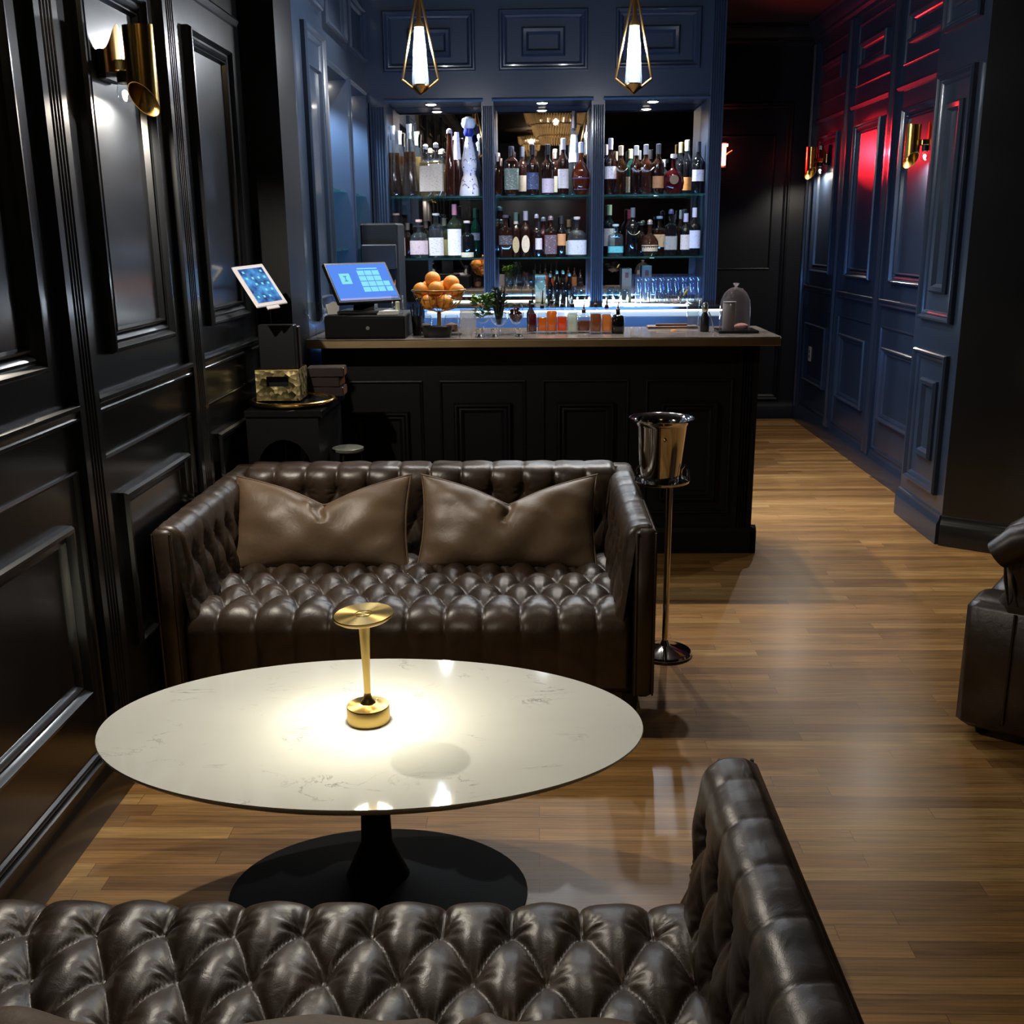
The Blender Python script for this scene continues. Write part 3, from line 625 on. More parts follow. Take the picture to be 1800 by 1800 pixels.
# ------------------------------------------------------------------ chandeliers (seen in the mirror)
def chandelier(loc, s, label, tiers, power):
    t = thing('crystal_chandelier', label, 'chandelier', loc, 0, 'crystal chandeliers on the lounge ceiling')
    z = 0.0
    for j, (r0, r1, h) in enumerate(tiers):
        nn_ = int(r0 * s * 2 * PI / 0.036); mb = MB()
        for i in range(nn_):
            a = 2 * PI * i / nn_; c, s_ = math.cos(a), math.sin(a); q = 0.0105
            pts = [(r0 * s * c, r0 * s * s_, z), ((r0 + (r1 - r0) * 0.6) * s * c, (r0 + (r1 - r0) * 0.6) * s * s_, z - h * s * 0.75), (r1 * s * c, r1 * s * s_, z - h * s)]
            mb.tube(pts, [q * 0.6, q, q * 0.3], 4)
        mb.build('crystal_tier', 'chand_crystal', t, smooth=False)['kind'] = 'stuff'
        MB().tube([(r0 * s * math.cos(2 * PI * i / 40), r0 * s * math.sin(2 * PI * i / 40), z) for i in range(40)], 0.009, 6, closed=True).build('brass_hoop', 'dark_brass', t)
        z -= h * s * 0.93
    for i in range(6):
        a = i * PI / 3; MB().sphere((0.45 * tiers[0][0] * s * math.cos(a), 0.45 * tiers[0][0] * s * math.sin(a), -0.1 * s), 0.016, 10, 8).build('bulb', 'chandbulb', t)
    MB().tube([(0, 0, -0.05), (0, 0, CEIL - loc[2])], 0.012, 8).build('stem', 'dark_brass', t)
    MB().lathe([(0.07, CEIL - loc[2]), (0.06, CEIL - loc[2] - 0.03), (0.0005, CEIL - loc[2] - 0.03)], 20).build('ceiling_rose', 'dark_brass', t)
    light('chandelier_glow', 'POINT', (loc[0], loc[1], loc[2] - 0.12 * s), power, WARM, 0.03)
K2 = 2 * (K + 0.336)
p = ony(977, 196, K2 - 0.9); chandelier((p.x, 0.9, p.z), 1.0, 'larger crystal chandelier reflected in the middle mirror', [(0.40, 0.33, 0.17), (0.30, 0.25, 0.14), (0.22, 0.16, 0.10)], L_CHANDELIER)
p = ony(934, 240, K2 + 2.6); chandelier((p.x, -2.6, p.z), 0.62, 'smaller crystal chandelier reflected low in the middle mirror', [(0.34, 0.28, 0.20), (0.22, 0.18, 0.16), (0.14, 0.10, 0.14)], L_CHANDELIER * 0.5)

# ------------------------------------------------------------------ tufted leather
TA, TB = 0.119, 0.116           # button pitch along a row, row spacing
def tuft_h(u, wd, nrows, A, B, kd=0.075, fade_to=0.55, seed=0):
    """height over button depth; u centred so that row 0 has buttons at multiples of TA; wd = distance past row 0 (negative = beyond it, pleats only)"""
    wmax = (nrows - 1) * TB
    w = np.clip(wd, 0, wmax)
    s = u / TA + w / (2 * TB); t = u / TA - w / (2 * TB)
    p, q = np.abs(np.sin(PI * s)), np.abs(np.sin(PI * t))
    h = A * (p * q) ** 0.46 + B * np.maximum(p, q) ** 0.5
    D = A + B; out = np.clip(-wd, 0, None); k = np.clip(out / kd, 0, 1); k = k * k * (3 - 2 * k)
    pl = np.abs(np.sin(PI * u / TA)); ex = 0.5 * (1 - k) + 0.15 * k
    hp = D * (1 - (1 - pl ** ex) * (1 - (1 - fade_to) * k))
    h = np.where(wd < 0, hp, h)
    out2 = np.clip(wd - wmax, 0, None); h = h * np.where(wd > wmax, 1 - 0.5 * np.clip(out2 / 0.2, 0, 1), 1.0)
    # puckers radiating from each button
    r0 = np.round(w / TB); off = (r0 % 2) * 0.5; cu = (np.round(u / TA - off) + off) * TA; cw = r0 * TB
    du, dw = u - cu, wd - cw; r = np.sqrt(du ** 2 + dw ** 2); th = np.arctan2(dw, du); ph = np.sin(cu * 91.7 + cw * 57.3 + seed) * 3
    h = h + 0.0022 * np.cos(9 * th + ph) * np.exp(-((r - 0.022) / 0.017) ** 2)
    h = h + 0.0012 * np.sin(u * 61 + wd * 23 + seed) * np.sin(wd * 47 - u * 19)
    return h
def tuft_sheet(name, parent, path, u0, u1, origin, axis, pa, pb, row0, nrows, A=0.030, B=0.016, step=0.0062, uoff=0.0, endround=0.03, mat='leather', row0_sign=1, fade_to=0.55, seed=0, ends=True, flip=1, kd=0.075):
    """path: rounded 2D polyline (a,b) in the plane spanned by pa,pb, extruded along axis from u0 to u1; row0 = arclength of the first button row"""
    path = [np.array(q, float) for q in path]; seg = [0]
    for i in range(1, len(path)): seg.append(seg[-1] + np.linalg.norm(path[i] - path[i - 1]))
    Ltot = seg[-1]; nw = max(2, int(Ltot / step)); ws = np.linspace(0, Ltot, nw); nu = max(2, int((u1 - u0) / step)); us = np.linspace(u0, u1, nu)
    P = np.array(path); pa_ = np.interp(ws, seg, P[:, 0]); pb_ = np.interp(ws, seg, P[:, 1])
    ta, tb = np.gradient(pa_), np.gradient(pb_); k = 5
    ker = np.ones(k) / k; ta = np.convolve(np.pad(ta, k // 2, 'edge'), ker, 'valid'); tb = np.convolve(np.pad(tb, k // 2, 'edge'), ker, 'valid')
    l = np.hypot(ta, tb); na, nb = -flip * tb / l, flip * ta / l
    UU, WW = np.meshgrid(us, ws, indexing='ij')
    h = tuft_h(UU - uoff, (WW - row0) * row0_sign, nrows, A, B, seed=seed, fade_to=fade_to, kd=kd)
    if ends:
        e = np.minimum(UU - u0, u1 - UU); e = np.clip(e / endround, 0, 1); h = h * np.sqrt(np.clip(1 - (1 - e) ** 2, 0, 1))
    e = np.minimum(WW, Ltot - WW); e = np.clip(e / 0.02, 0, 1); h = h * np.sqrt(np.clip(1 - (1 - e) ** 2, 0, 1))
    o, ax, A_, B_ = map(np.array, (origin, axis, pa, pb))
    pos = o + UU[..., None] * ax + (pa_[None, :] + h * na[None, :])[..., None] * A_ + (pb_[None, :] + h * nb[None, :])[..., None] * B_
    v = pos.reshape(-1, 3); idx = np.arange(nu * nw).reshape(nu, nw)
    f = np.stack([idx[:-1, :-1], idx[1:, :-1], idx[1:, 1:], idx[:-1, 1:]], -1).reshape(-1, 4)
    me = bpy.data.meshes.new(name); me.from_pydata(v.tolist(), [], f.tolist()); me.polygons.foreach_set('use_smooth', [True] * len(f)); me.materials.append(M[mat])
    ob = bpy.data.objects.new(name, me); COL.objects.link(ob); ob.parent = parent
    # buttons
    for r in range(nrows):
        w_ = row0 + row0_sign * r * TB
        if w_ < 0.01 or w_ > Ltot - 0.01: continue
        a_, b_ = np.interp(w_, ws, pa_), np.interp(w_, ws, pb_); na_, nb_ = np.interp(w_, ws, na), np.interp(w_, ws, nb)
        off = (r % 2) * 0.5; k0 = math.ceil((u0 - uoff + 0.03) / TA - off); k1 = math.floor((u1 - uoff - 0.03) / TA - off)
        nvec = Vector(A_ * na_ + B_ * nb_).normalized()
        for kk in range(k0, k1 + 1):
            u = uoff + (kk + off) * TA; c = o + ax * u + A_ * (a_ + na_ * 0.002) + B_ * (b_ + nb_ * 0.002)
            bo = bpy.data.objects.new('button', button_mesh); COL.objects.link(bo); bo.parent = ob; bo.location = Vector(c)
            bo.rotation_euler = nvec.to_track_quat('Z', 'Y').to_euler()
    return ob
_b = MB().lathe([(0.0001, -0.002), (0.0075, -0.001), (0.0085, 0.002), (0.006, 0.0055), (0.0001, 0.0065)], 12).build('button', 'leather')
button_mesh = _b.data; bpy.data.objects.remove(_b)
def rnd(cx, cy, r, a0, a1, n=7):
    return [(cx + r * math.cos(math.radians(a0 + (a1 - a0) * i / n)), cy + r * math.sin(math.radians(a0 + (a1 - a0) * i / n))) for i in range(n + 1)]
SW, SD, SH, SS, SB = 1.555, 0.97, 0.690, 0.425, 0.13   # width, depth, arm height, seat height, underside
def loveseat(loc, rz, label, step):
    t = thing('chesterfield_loveseat', label, 'sofa', loc, rz)
    hw = SW / 2; D = 0.041                     # D = tuft depth
    # body: side panels, back panel, base
    mb = MB(); mb.bbox(-hw, hw, SD - 0.075, SD, SB, SH - 0.006, 0.012); mb.bbox(-hw + 0.07, hw - 0.07, 0.035, SD - 0.07, SB, 0.30, 0.01)
    mb.build('frame', 'leather', t, smooth=True, angle=50)
    for s_ in (-1, 1):
        ar = MB(); x0, x1 = sorted((s_ * hw, s_ * (hw - 0.068))); ar.bbox(x0, x1, 0, SD - 0.01, SB, SH - 0.008, 0.012)
        a = ar.build('arm', 'leather', t, angle=50)
        # welt seams along the arm front and top edges
        mb = MB(); e = 0.0035
        for xx in (x0 + 0.006, x1 - 0.006): mb.tube([(xx, -0.001, SB + 0.01), (xx, -0.001, SH - 0.018)], e, 6)
        mb.build('piping', 'leather', a)
        # tufted inner face wrapping over the arm top
        xi = hw - 0.112
        sheet_path = [(xi, 0.30), (hw - 0.066, SH - 0.050)] + [(hw - 0.066 + 0.02 - 0.02 * math.cos(math.radians(q)), SH - 0.050 + 0.02 * math.sin(math.radians(q))) for q in range(0, 91, 13)][1:] + [(hw - 0.008, SH - 0.030)]
        ob = tuft_sheet('tufted_arm_lining', a, sheet_path, 0.010, SD - 0.17, (0, 0, 0), (0, 1, 0), (s_, 0, 0), (0, 0, 1), 0.283, 3, A=0.014, B=0.020, step=step, uoff=0.10, row0_sign=-1, fade_to=0.22, seed=s_, kd=0.05)
    # seat
    yb = SD - 0.14
    path = [(yb, SS - D), (0.085, SS - D)] + [(0.085 - 0.045 * math.sin(math.radians(q)), SS - D - 0.045 + 0.045 * math.cos(math.radians(q))) for q in range(0, 91, 13)][1:] + [(0.04, 0.15)]
    base_len = yb - 0.085
    tuft_sheet('seat', t, path, -hw + 0.075, hw - 0.075, (0, 0, 0), (1, 0, 0), (0, 1, 0), (0, 0, 1), base_len - 0.022, 6, A=0.027, B=0.016, step=step, row0_sign=-1, fade_to=0.6, endround=0.02, flip=-1)
    # back
    path = [(yb + 0.01, 0.34), (yb + 0.01, SH - 0.058)] + [(yb + 0.04 - 0.03 * math.cos(math.radians(q)), SH - 0.058 + 0.03 * math.sin(math.radians(q))) for q in range(0, 91, 13)][1:] + [(SD - 0.006, SH - 0.028)]
    tuft_sheet('backrest', t, path, -hw + 0.06, hw - 0.06, (0, 0, 0), (1, 0, 0), (0, 1, 0), (0, 0, 1), SH - 0.058 - 0.34 - 0.025, 3, A=0.016, B=0.020, step=step, row0_sign=-1, fade_to=0.4)
    for x in (-hw + 0.07, hw - 0.07):
        for y in (0.06, SD - 0.06): MB().lathe([(0.016, 0), (0.026, SB)], 14, (x, y, 0), ex=4).build('leg', 'black_metal', t)
    return t
SCX = -0.415
far = loveseat((SCX, 3.05, 0), 0, 'dark brown tufted leather loveseat behind the marble table, backing onto the bar', 0.0062)
near = loveseat((-0.405, 1.64, 0), PI, 'dark brown tufted leather loveseat at the very front, facing the marble table', 0.0048)

def pillow(loc, rx, rz, label, wd=0.645, hg=0.345, th=0.075, chop=0.090, cx=0.0, seed=0.0, ctw=0.0):
    t = thing('lumbar_pillow', label, 'pillow', loc)
    t.rotation_euler = (rx, 0, rz); nu, nv = 80, 48; vs = []; fs = []
    def pt(s, v, side):
        x = wd / 2 * s * (1 - 0.055 * (1 - v * v)); z = hg / 2 * (v * (1 - 0.07 * (1 - s * s)))
        up = ((v + 1) / 2)
        g = math.exp(-abs((s - cx) / 0.42) ** 1.25); z -= chop * g * up ** 2.0
        z += 0.022 * up * abs(s) ** 2.5 * (1 if s > 0 else 0.9)
        e = (max(0, 1 - abs(s) ** 2.6) ** 0.62) * (max(0, 1 - abs(v) ** 2.4) ** 0.62)
        y = th * e
        # crease running down from the dip, with folds beside it
        cr = math.exp(-((s - cx - 0.03 * math.sin(v * 6 + seed)) / 0.045) ** 2) * max(0, (v - 0.0)) ** 0.7
        y -= (0.042 * cr) * (1 if side > 0 else 0.3) * e ** 0.5
        y += 0.016 * math.exp(-((s - cx + 0.13) / 0.07) ** 2) * math.exp(-((v - 0.72) / 0.2) ** 2) * (1 if side > 0 else 0)
        y += 0.004 * math.sin(9 * s + 5 * v + seed) * e + 0.003 * math.sin(15 * s * v + seed * 2) * e + 0.0035 * math.sin(4 * v - 11 * s + seed) * e
        return (x, -side * y, z)
    for side in (1, -1):
        n0 = len(vs)
        for i in range(nu + 1):
            for j in range(nv + 1): vs.append(pt(-1 + 2 * i / nu, -1 + 2 * j / nv, side))
        for i in range(nu):
            for j in range(nv):
                a = n0 + i * (nv + 1) + j; q = (a, a + nv + 1, a + nv + 2, a + 1); fs.append(q if side > 0 else q[::-1])
    MB().add(vs, fs).build('pillow_cover', 'pillow', t, angle=80)
    ed = [pt(-1 + 2 * i / 40, 1, 1) for i in range(40)] + [pt(1, 1 - 2 * i / 24, 1) for i in range(24)] + [pt(1 - 2 * i / 40, -1, 1) for i in range(40)] + [pt(-1, -1 + 2 * i / 24, 1) for i in range(24)]
    MB().tube(ed, 0.0042, 6, closed=True).build('piping', 'pillow', t)
    return t
TL = math.radians(-33)
pillow((SCX - 0.372, 3.64, 0.540), TL, 0.02, 'tan leather lumbar pillow on the far loveseat, beside the panelled wall', cx=0.02, seed=1)
pillow((SCX + 0.305, 3.64, 0.540), TL, -0.03, 'tan leather lumbar pillow on the far loveseat, beside the ice bucket stand', cx=0.0, seed=4)
pillow((-0.745, 1.03, 0.562), TL, PI, 'tan leather lumbar pillow barely showing on the front loveseat, nearer the panelled wall', seed=2)
pillow((-0.405 + 0.30, 1.03, 0.562), TL, PI, 'tan leather lumbar pillow barely showing on the front loveseat, nearer its tufted arm', seed=6)

# ------------------------------------------------------------------ oval marble table and brass lamp
TX, TY, TZ = -0.392, 2.225, 0.45
t = thing('oval_coffee_table', 'oval white marble coffee table on a black pedestal', 'coffee table', (TX, TY, 0))
A_, B_ = 0.633, 0.384
MB().lathe([(0.92, -0.024), (0.955, -0.022), (0.985, -0.013), (0.998, -0.006), (1.0, -0.003), (0.998, 0.0), (0.0005, 0.0)][0:], 128, (0, 0, TZ), sx=A_, sy=B_).build('tabletop', 'marble', t, angle=30)
MB().lathe([(0.33, 0.0), (0.33, 0.005), (0.30, 0.009), (0.17, 0.018), (0.07, 0.05), (0.034, 0.14), (0.030, 0.28), (0.040, 0.36), (0.085, 0.41), (0.13, 0.4255)], 64, (0, 0, 0), sx=1.1, sy=0.82).build('pedestal', 'matte_black', t)
t = thing('table_lamp', 'small brass disc-topped table lamp on the marble table', 'table lamp', (-0.400, 2.24, TZ))
MB().lathe([(0.0490, 0.0), (0.0490, 0.003), (0.0500, 0.004), (0.0500, 0.037), (0.0485, 0.040), (0.030, 0.041), (0.018, 0.045), (0.0105, 0.056), (0.0078, 0.070)], 48).build('base', 'brushed_brass', t, angle=30)
MB().lathe([(0.0078, 0.0705), (0.0082, 0.12), (0.0135, 0.251)], 24).build('stem', 'brushed_brass', t)
h_ = thing('shade', None, None); h_.parent = t; h_.location = (0, 0, 0.258); h_.rotation_euler = (math.radians(2), math.radians(-3), 0)
h_['label'] = 'flat brass disc shade'
MB().lathe([(0.052, -0.006), (0.060, -0.004), (0.0685, 0.002), (0.0690, 0.006), (0.0675, 0.008), (0.021, 0.008), (0.020, 0.0065), (0.018, 0.0065), (0.017, 0.008), (0.0005, 0.008)], 64).build('disc', 'brushed_brass', h_, angle=30)
MB().lathe([(0.0005, -0.0062), (0.051, -0.0062), (0.051, -0.003), (0.0005, -0.003)], 40).build('diffuser', emat('lamp_diffuser', (1.0, 0.9, 0.68), 6), h_)
MB().sphere((0.018, 0.022, 0.0425), 0.003, 8, 6).build('touch_button', 'brushed_brass', t)
light('table_lamp_glow', 'AREA', (-0.400, 2.24, TZ + 0.246), L_TABLE, (1.0, 0.92, 0.72), 0.095, (-0.400, 2.24, 0)).data.shape = 'DISK'

# ------------------------------------------------------------------ ice bucket stand
t = thing('bucket_stand', 'tall polished steel stand holding the champagne bucket beside the loveseat', 'stand', (0.478, 3.72, 0))
MB().lathe([(0.0005, 0.0), (0.100, 0.0), (0.102, 0.010), (0.098, 0.018), (0.05, 0.028), (0.020, 0.040), (0.012, 0.060)], 48).build('base', 'chrome', t)
MB().lathe([(0.012, 0.06), (0.012, 0.672), (0.0005, 0.673)], 20).build('pole', 'chrome', t)
r = thing('ring_tray', None, None); r.parent = t; r.location = (-0.03, 0, 0.672)
MB().lathe([(0.0005, 0.0), (0.092, 0.0), (0.100, 0.004), (0.102, 0.012), (0.098, 0.013), (0.095, 0.007), (0.0005, 0.006)], 48).build('tray', 'chrome', r)
for s_ in (-1, 1):
    MB().tube([(s_ * 0.098, -0.012, 0.008), (s_ * 0.092, -0.014, 0.05), (s_ * 0.082, -0.013, 0.066), (s_ * 0.070, -0.010, 0.05), (s_ * 0.065, -0.006, 0.01)], 0.0042, 8).build('loop_handle', 'chrome', r)
t = thing('champagne_bucket', 'tapered polished steel champagne bucket with flared rim on a stand', 'bucket', (0.442, 3.72, 0.679))
MB().lathe([(0.0005, 0.004), (0.062, 0.004), (0.064, 0.0), (0.068, 0.0), (0.092, 0.205), (0.103, 0.222), (0.116, 0.229), (0.1165, 0.232), (0.112, 0.231), (0.097, 0.221), (0.089, 0.204), (0.065, 0.010), (0.0005, 0.008)], 56).build('bucket_body', 'chrome', t)
MB().sphere((0.004, -0.088, 0.165), 0.007, 10, 8).build('crest_knob', 'brass', t)

# ------------------------------------------------------------------ armchair at the right edge
W_ = 0.80; CA = math.radians(-125)
t = thing('rolled_arm_chair', 'dark leather rolled-arm armchair cut off at the right edge', 'armchair', (1.318 - W_ * math.cos(CA), 3.075 - W_ * math.sin(CA), 0), CA)
ap = [(0.070, 0.30), (0.075, 0.445), (0.092, 0.470), (0.098, 0.505), (0.090, 0.540), (0.068, 0.575), (0.056, 0.605), (0.058, 0.640), (0.075, 0.675), (0.115, 0.708), (0.170, 0.735), (0.340, 0.755), (0.600, 0.775), (0.780, 0.780), (0.820, 0.76), (0.820, 0.30)]
cyy, czz = 0.45, 0.50
def arm_loft(x0, x1):
    vs = []; fs = []; m = len(ap); xs = [(0, 0.045), (0.02, 0.018), (0.05, 0.0), (0.11, 0.0), (0.14, 0.018), (0.16, 0.045)]
    for dx, ins in xs:
        for (y, z) in ap:
            d = Vector((y - cyy, z - czz)); l = d.length; q = max(0, l - ins) / l
            vs.append((x0 + (x1 - x0) * dx / 0.16, cyy + d.x * q, max(0.30, czz + d.y * q)))
    for j in range(len(xs) - 1):
        for i in range(m): k = (i + 1) % m; fs.append((j * m + i, j * m + k, (j + 1) * m + k, (j + 1) * m + i))
    fs += [tuple(range(m)), tuple(range(len(xs) * m - 1, (len(xs) - 1) * m - 1, -1))]
    return MB().add(vs, fs)
for x0, x1 in ((W_ - 0.19, W_ - 0.004), (0.19, 0.004)):
    am = arm_loft(x0, x1).build('arm', 'leather', t, angle=70)
    mb = MB(); xo = x1 + (0.012 if x1 > x0 else -0.012); sg_ = 1 if x1 > x0 else -1
    mb.tube([(xo - sg_ * 0.030, 0.068, 0.600), (xo - sg_ * 0.030, 0.12, 0.645), (xo - sg_ * 0.035, 0.23, 0.69), (xo - sg_ * 0.04, 0.60, 0.72), (xo - sg_ * 0.04, 0.80, 0.725)], [0.045, 0.055, 0.058, 0.058, 0.055], 18)
    mb.build('arm_roll', 'leather', t, angle=60)
    mb = MB()
    for i in range(9):
        y = 0.098 + i * 0.020; mb.tube([(xo - sg_ * 0.012, y - 0.004, 0.585 + i * 0.008), (xo - sg_ * 0.020, y + 0.002, 0.53), (xo - sg_ * 0.012, y + 0.018 + i * 0.006, 0.455)], [0.003, 0.006, 0.0025], 6)
    mb.build('gathered_pleats', 'leather', t)
MB().bbox(0.186, W_ - 0.186, 0.01, 0.84, 0.03, 0.30, 0.02).build('seat_base', 'leather', t, angle=60)
mb = MB()
for x0, x1 in ((0.0, 0.185), (W_ - 0.185, W_)): mb.bbox(x0, x1, 0.0, 0.84, 0.03, 0.447, 0.020)
mb.build('side_panel', 'leather', t, angle=60)
MB().tube([(W_ + 0.001, 0.14, 0.07), (W_ + 0.001, 0.14, 0.43)], 0.004, 6).build('piping', 'leather', t)
MB().bbox(0.19, W_ - 0.19, 0.02, 0.70, 0.305, 0.455, 0.035).build('seat', 'leather', t, angle=60)
mb = MB(); poly = [(0.70, 0.30), (0.68, 0.45), (0.72, 0.72), (0.76, 0.84), (0.82, 0.87), (0.88, 0.85), (0.90, 0.78), (0.86, 0.05), (0.845, 0.05), (0.845, 0.30)]
mb.prism(poly, 0.02, W_ - 0.02, (0, 0, 0), (0, 1, 0), (0, 0, 1), (1, 0, 0)); mb.build('backrest', 'leather', t, angle=60)
for x in (0.07, W_ - 0.07):
    for y in (0.07, 0.76): MB().lathe([(0.018, 0), (0.026, 0.03)], 12, (x, y, 0)).build('leg', 'black_metal', t)

# ------------------------------------------------------------------ corner behind the sofa: console, tray, basket, menus, tablet, stool
t = thing('console_table', 'black waterfall console table with arched opening in the wall corner', 'side table', (-1.025, 4.36, 0))
hw_, z1, dp = 0.145, 0.88, 0.245
arch = [(-hw_, 0), (-hw_, z1 - 0.03), (hw_, z1 - 0.03), (hw_, 0), (hw_ - 0.035, 0), (hw_ - 0.035, z1 - 0.25)] + [(math.cos(math.radians(q)) * (hw_ - 0.035), z1 - 0.25 + math.sin(math.radians(q)) * 0.13) for q in range(15, 180, 15)] + [(-hw_ + 0.035, z1 - 0.25), (-hw_ + 0.035, 0)]
MB().prism(arch, -dp, dp).build('arched_body', 'black_metal', t, angle=20)
MB().bbox(-hw_ - 0.006, hw_ + 0.02, -dp - 0.008, dp + 0.008, z1 - 0.0295, z1, 0.004).build('table_top', 'black_stone', t, smooth=False)
p = onz(506, 709, 0.895)
t = thing('brass_tray', 'round brass-rimmed dark tray on the console table', 'tray', (-1.015, 4.28, 0.8805))
MB().lathe([(0.0005, 0.0), (0.12, 0.0), (0.165, 0.012), (0.165, 0.017), (0.12, 0.004), (0.0005, 0.004)], 56).build('tray_dish', 'black_stone', t)
MB().tube([(0.168 * math.cos(2 * PI * i / 56), 0.168 * math.sin(2 * PI * i / 56), 0.016) for i in range(56)], 0.0085, 10, closed=True).build('brass_rim', 'brass', t)
t = thing('mosaic_box', 'open gold mirror-mosaic box with square cut-out on the brass tray', 'box', (-1.075, 4.36, 0.8935), 0.02)
mb = MB(); bw, bh = 0.090, 0.125
mb.prism([(-bw, 0), (bw, 0), (bw, bh), (-bw, bh)], -0.085, -0.079)
mb.v = []; mb.f = []
for (a, b, c, d) in ((-bw, -0.045, 0, bh), (0.045, bw, 0, bh), (-0.045, 0.045, 0, 0.058), (-0.045, 0.045, 0.10, bh)): mb.box(a, b, -0.085, -0.079, c, d)
mb.box(-bw, bw, 0.079, 0.085, 0, bh); mb.box(-bw, -bw + 0.006, -0.079, 0.079, 0, bh); mb.box(bw - 0.006, bw, -0.079, 0.079, 0, bh); mb.box(-bw + 0.006, bw - 0.006, -0.079, 0.079, 0, 0.006)
mb.build('mosaic_walls', 'mosaic', t, smooth=False)
mb = MB()
for y in (-0.082, 0.082): mb.tube([(-bw, y, bh), (bw, y, bh)], 0.003, 6)
for x in (-bw + .003, bw - .003): mb.tube([(x, -0.082, bh), (x, 0.082, bh)], 0.003, 6)
mb.build('brass_rim', 'brass', t)
t = thing('menu_folder', 'tall black menu folders standing in the gold mosaic box', 'menu', (-1.075, 4.36, 0.900), 0.02)
MB().bbox(-0.075, 0.075, -0.05, 0.0, 0.0, 0.30, 0.003).build('front_cover', 'black_plastic', t, smooth=False)
MB().bbox(-0.08, 0.08, 0.002, 0.05, 0.0, 0.29, 0.003).build('rear_cover', 'menu', t, smooth=False)
for i, (dx, rz, lb) in enumerate(((0.0, 0.03, 'bottom one of the stacked dark menu books behind the tray'), (-0.01, -0.05, 'middle one of the stacked dark menu books behind the tray'), (0.004, 0.08, 'topmost of the stacked dark menu books behind the tray'))):
    t = thing('menu_book', lb, 'book', (-0.925 + dx, 4.52, 0.8807 + i * 0.042), rz, 'dark menu books stacked behind the tray')
    MB().bbox(-0.075, 0.085, -0.055, 0.055, 0, 0.040, 0.003).build('leather_cover', 'menu', t, smooth=False)
    MB().box(-0.076, 0.0855, -0.050, 0.050, 0.006, 0.034).build('page_block', 'wood_board', t, smooth=False)
# tablet on a stand
TLp, TRp, BLp = Vector((0, 0, 0)), Vector((0.083, 0.115, 0.009)), Vector((0.117, -0.075, -0.165))
ux = TRp.normalized(); dn = (BLp - ux * BLp.dot(ux)).normalized(); nrm = ux.cross(dn).normalized()
if nrm.y > 0: nrm = -nrm
pc = ony(457, 501, 4.20)
t = thing('tablet', 'small white tablet with lit blue screen tilted on a black stand', 'tablet', pc)
RM = Matrix((ux, -dn, ux.cross(-dn))).transposed().to_4x4(); t.rotation_euler = RM.to_euler()
sg = 1 if (ux.cross(-dn)).dot(nrm) > 0 else -1
W2, H2 = 0.078, 0.100
MB().bbox(-W2, W2, -H2, H2, *sorted((-0.008 * sg, 0)), 0.003).build('case', 'white_plastic', t, smooth=False)
MB().box(-W2 + 0.018, W2 - 0.018, -H2 + 0.018, H2 - 0.018, *sorted((0.0002 * sg, 0.0012 * sg))).build('lit_screen', 'tablet_screen', t, smooth=False)
random.seed(5)
mbi = MB()
for i in range(4):
    for j in range(5):
        if random.random() < 0.75:
            x, y = -0.043 + i * 0.029, 0.065 - j * 0.030; mbi.box(x - 0.005, x + 0.005, y - 0.005, y + 0.005, *sorted((0.0013 * sg, 0.0018 * sg)))
mbi.build('app_icons', 'tile', t, smooth=False)
MB().bbox(-0.03, 0.03, -H2 - 0.014, -H2 + 0.002, *sorted((-0.010 * sg, -0.001 * sg)), 0.002).build('clip', 'white_plastic', t, smooth=False)
st = thing('tablet_stand', 'thin black stand holding the white tablet above the console table', 'stand', (-1.16, 4.56, 0.8805))
ptop = pc - nrm * 0.012 - Vector((-1.16, 4.56, 0.8805))
MB().lathe([(0.03, 0), (0.03, 0.006), (0.008, 0.012)], 20).build('base', 'black_metal', st)
MB().tube([(0, 0, 0.01), (0, 0, ptop.z - 0.04), (ptop.x * 0.5, ptop.y * 0.5, ptop.z - 0.01), tuple(ptop)], 0.007, 8).build('pole', 'black_metal', st)
# little round table beside the console
t = thing('round_stool', 'low round side table with pale rim behind the loveseat', 'side table', (-0.80, 4.30, 0))
MB().lathe([(0.0005, 0.675), (0.062, 0.675), (0.066, 0.680), (0.066, 0.690), (0.06, 0.6925), (0.0005, 0.6925)], 40).build('table_top', solid((0.10, 0.11, 0.09), 0.3), t)
for k in range(3):
    a = k * 2 * PI / 3 + 0.3; MB().tube([(0.05 * math.cos(a), 0.05 * math.sin(a), 0.675), (0.10 * math.cos(a), 0.10 * math.sin(a), 0.005)], 0.005, 8).build('leg', 'black_metal', t)

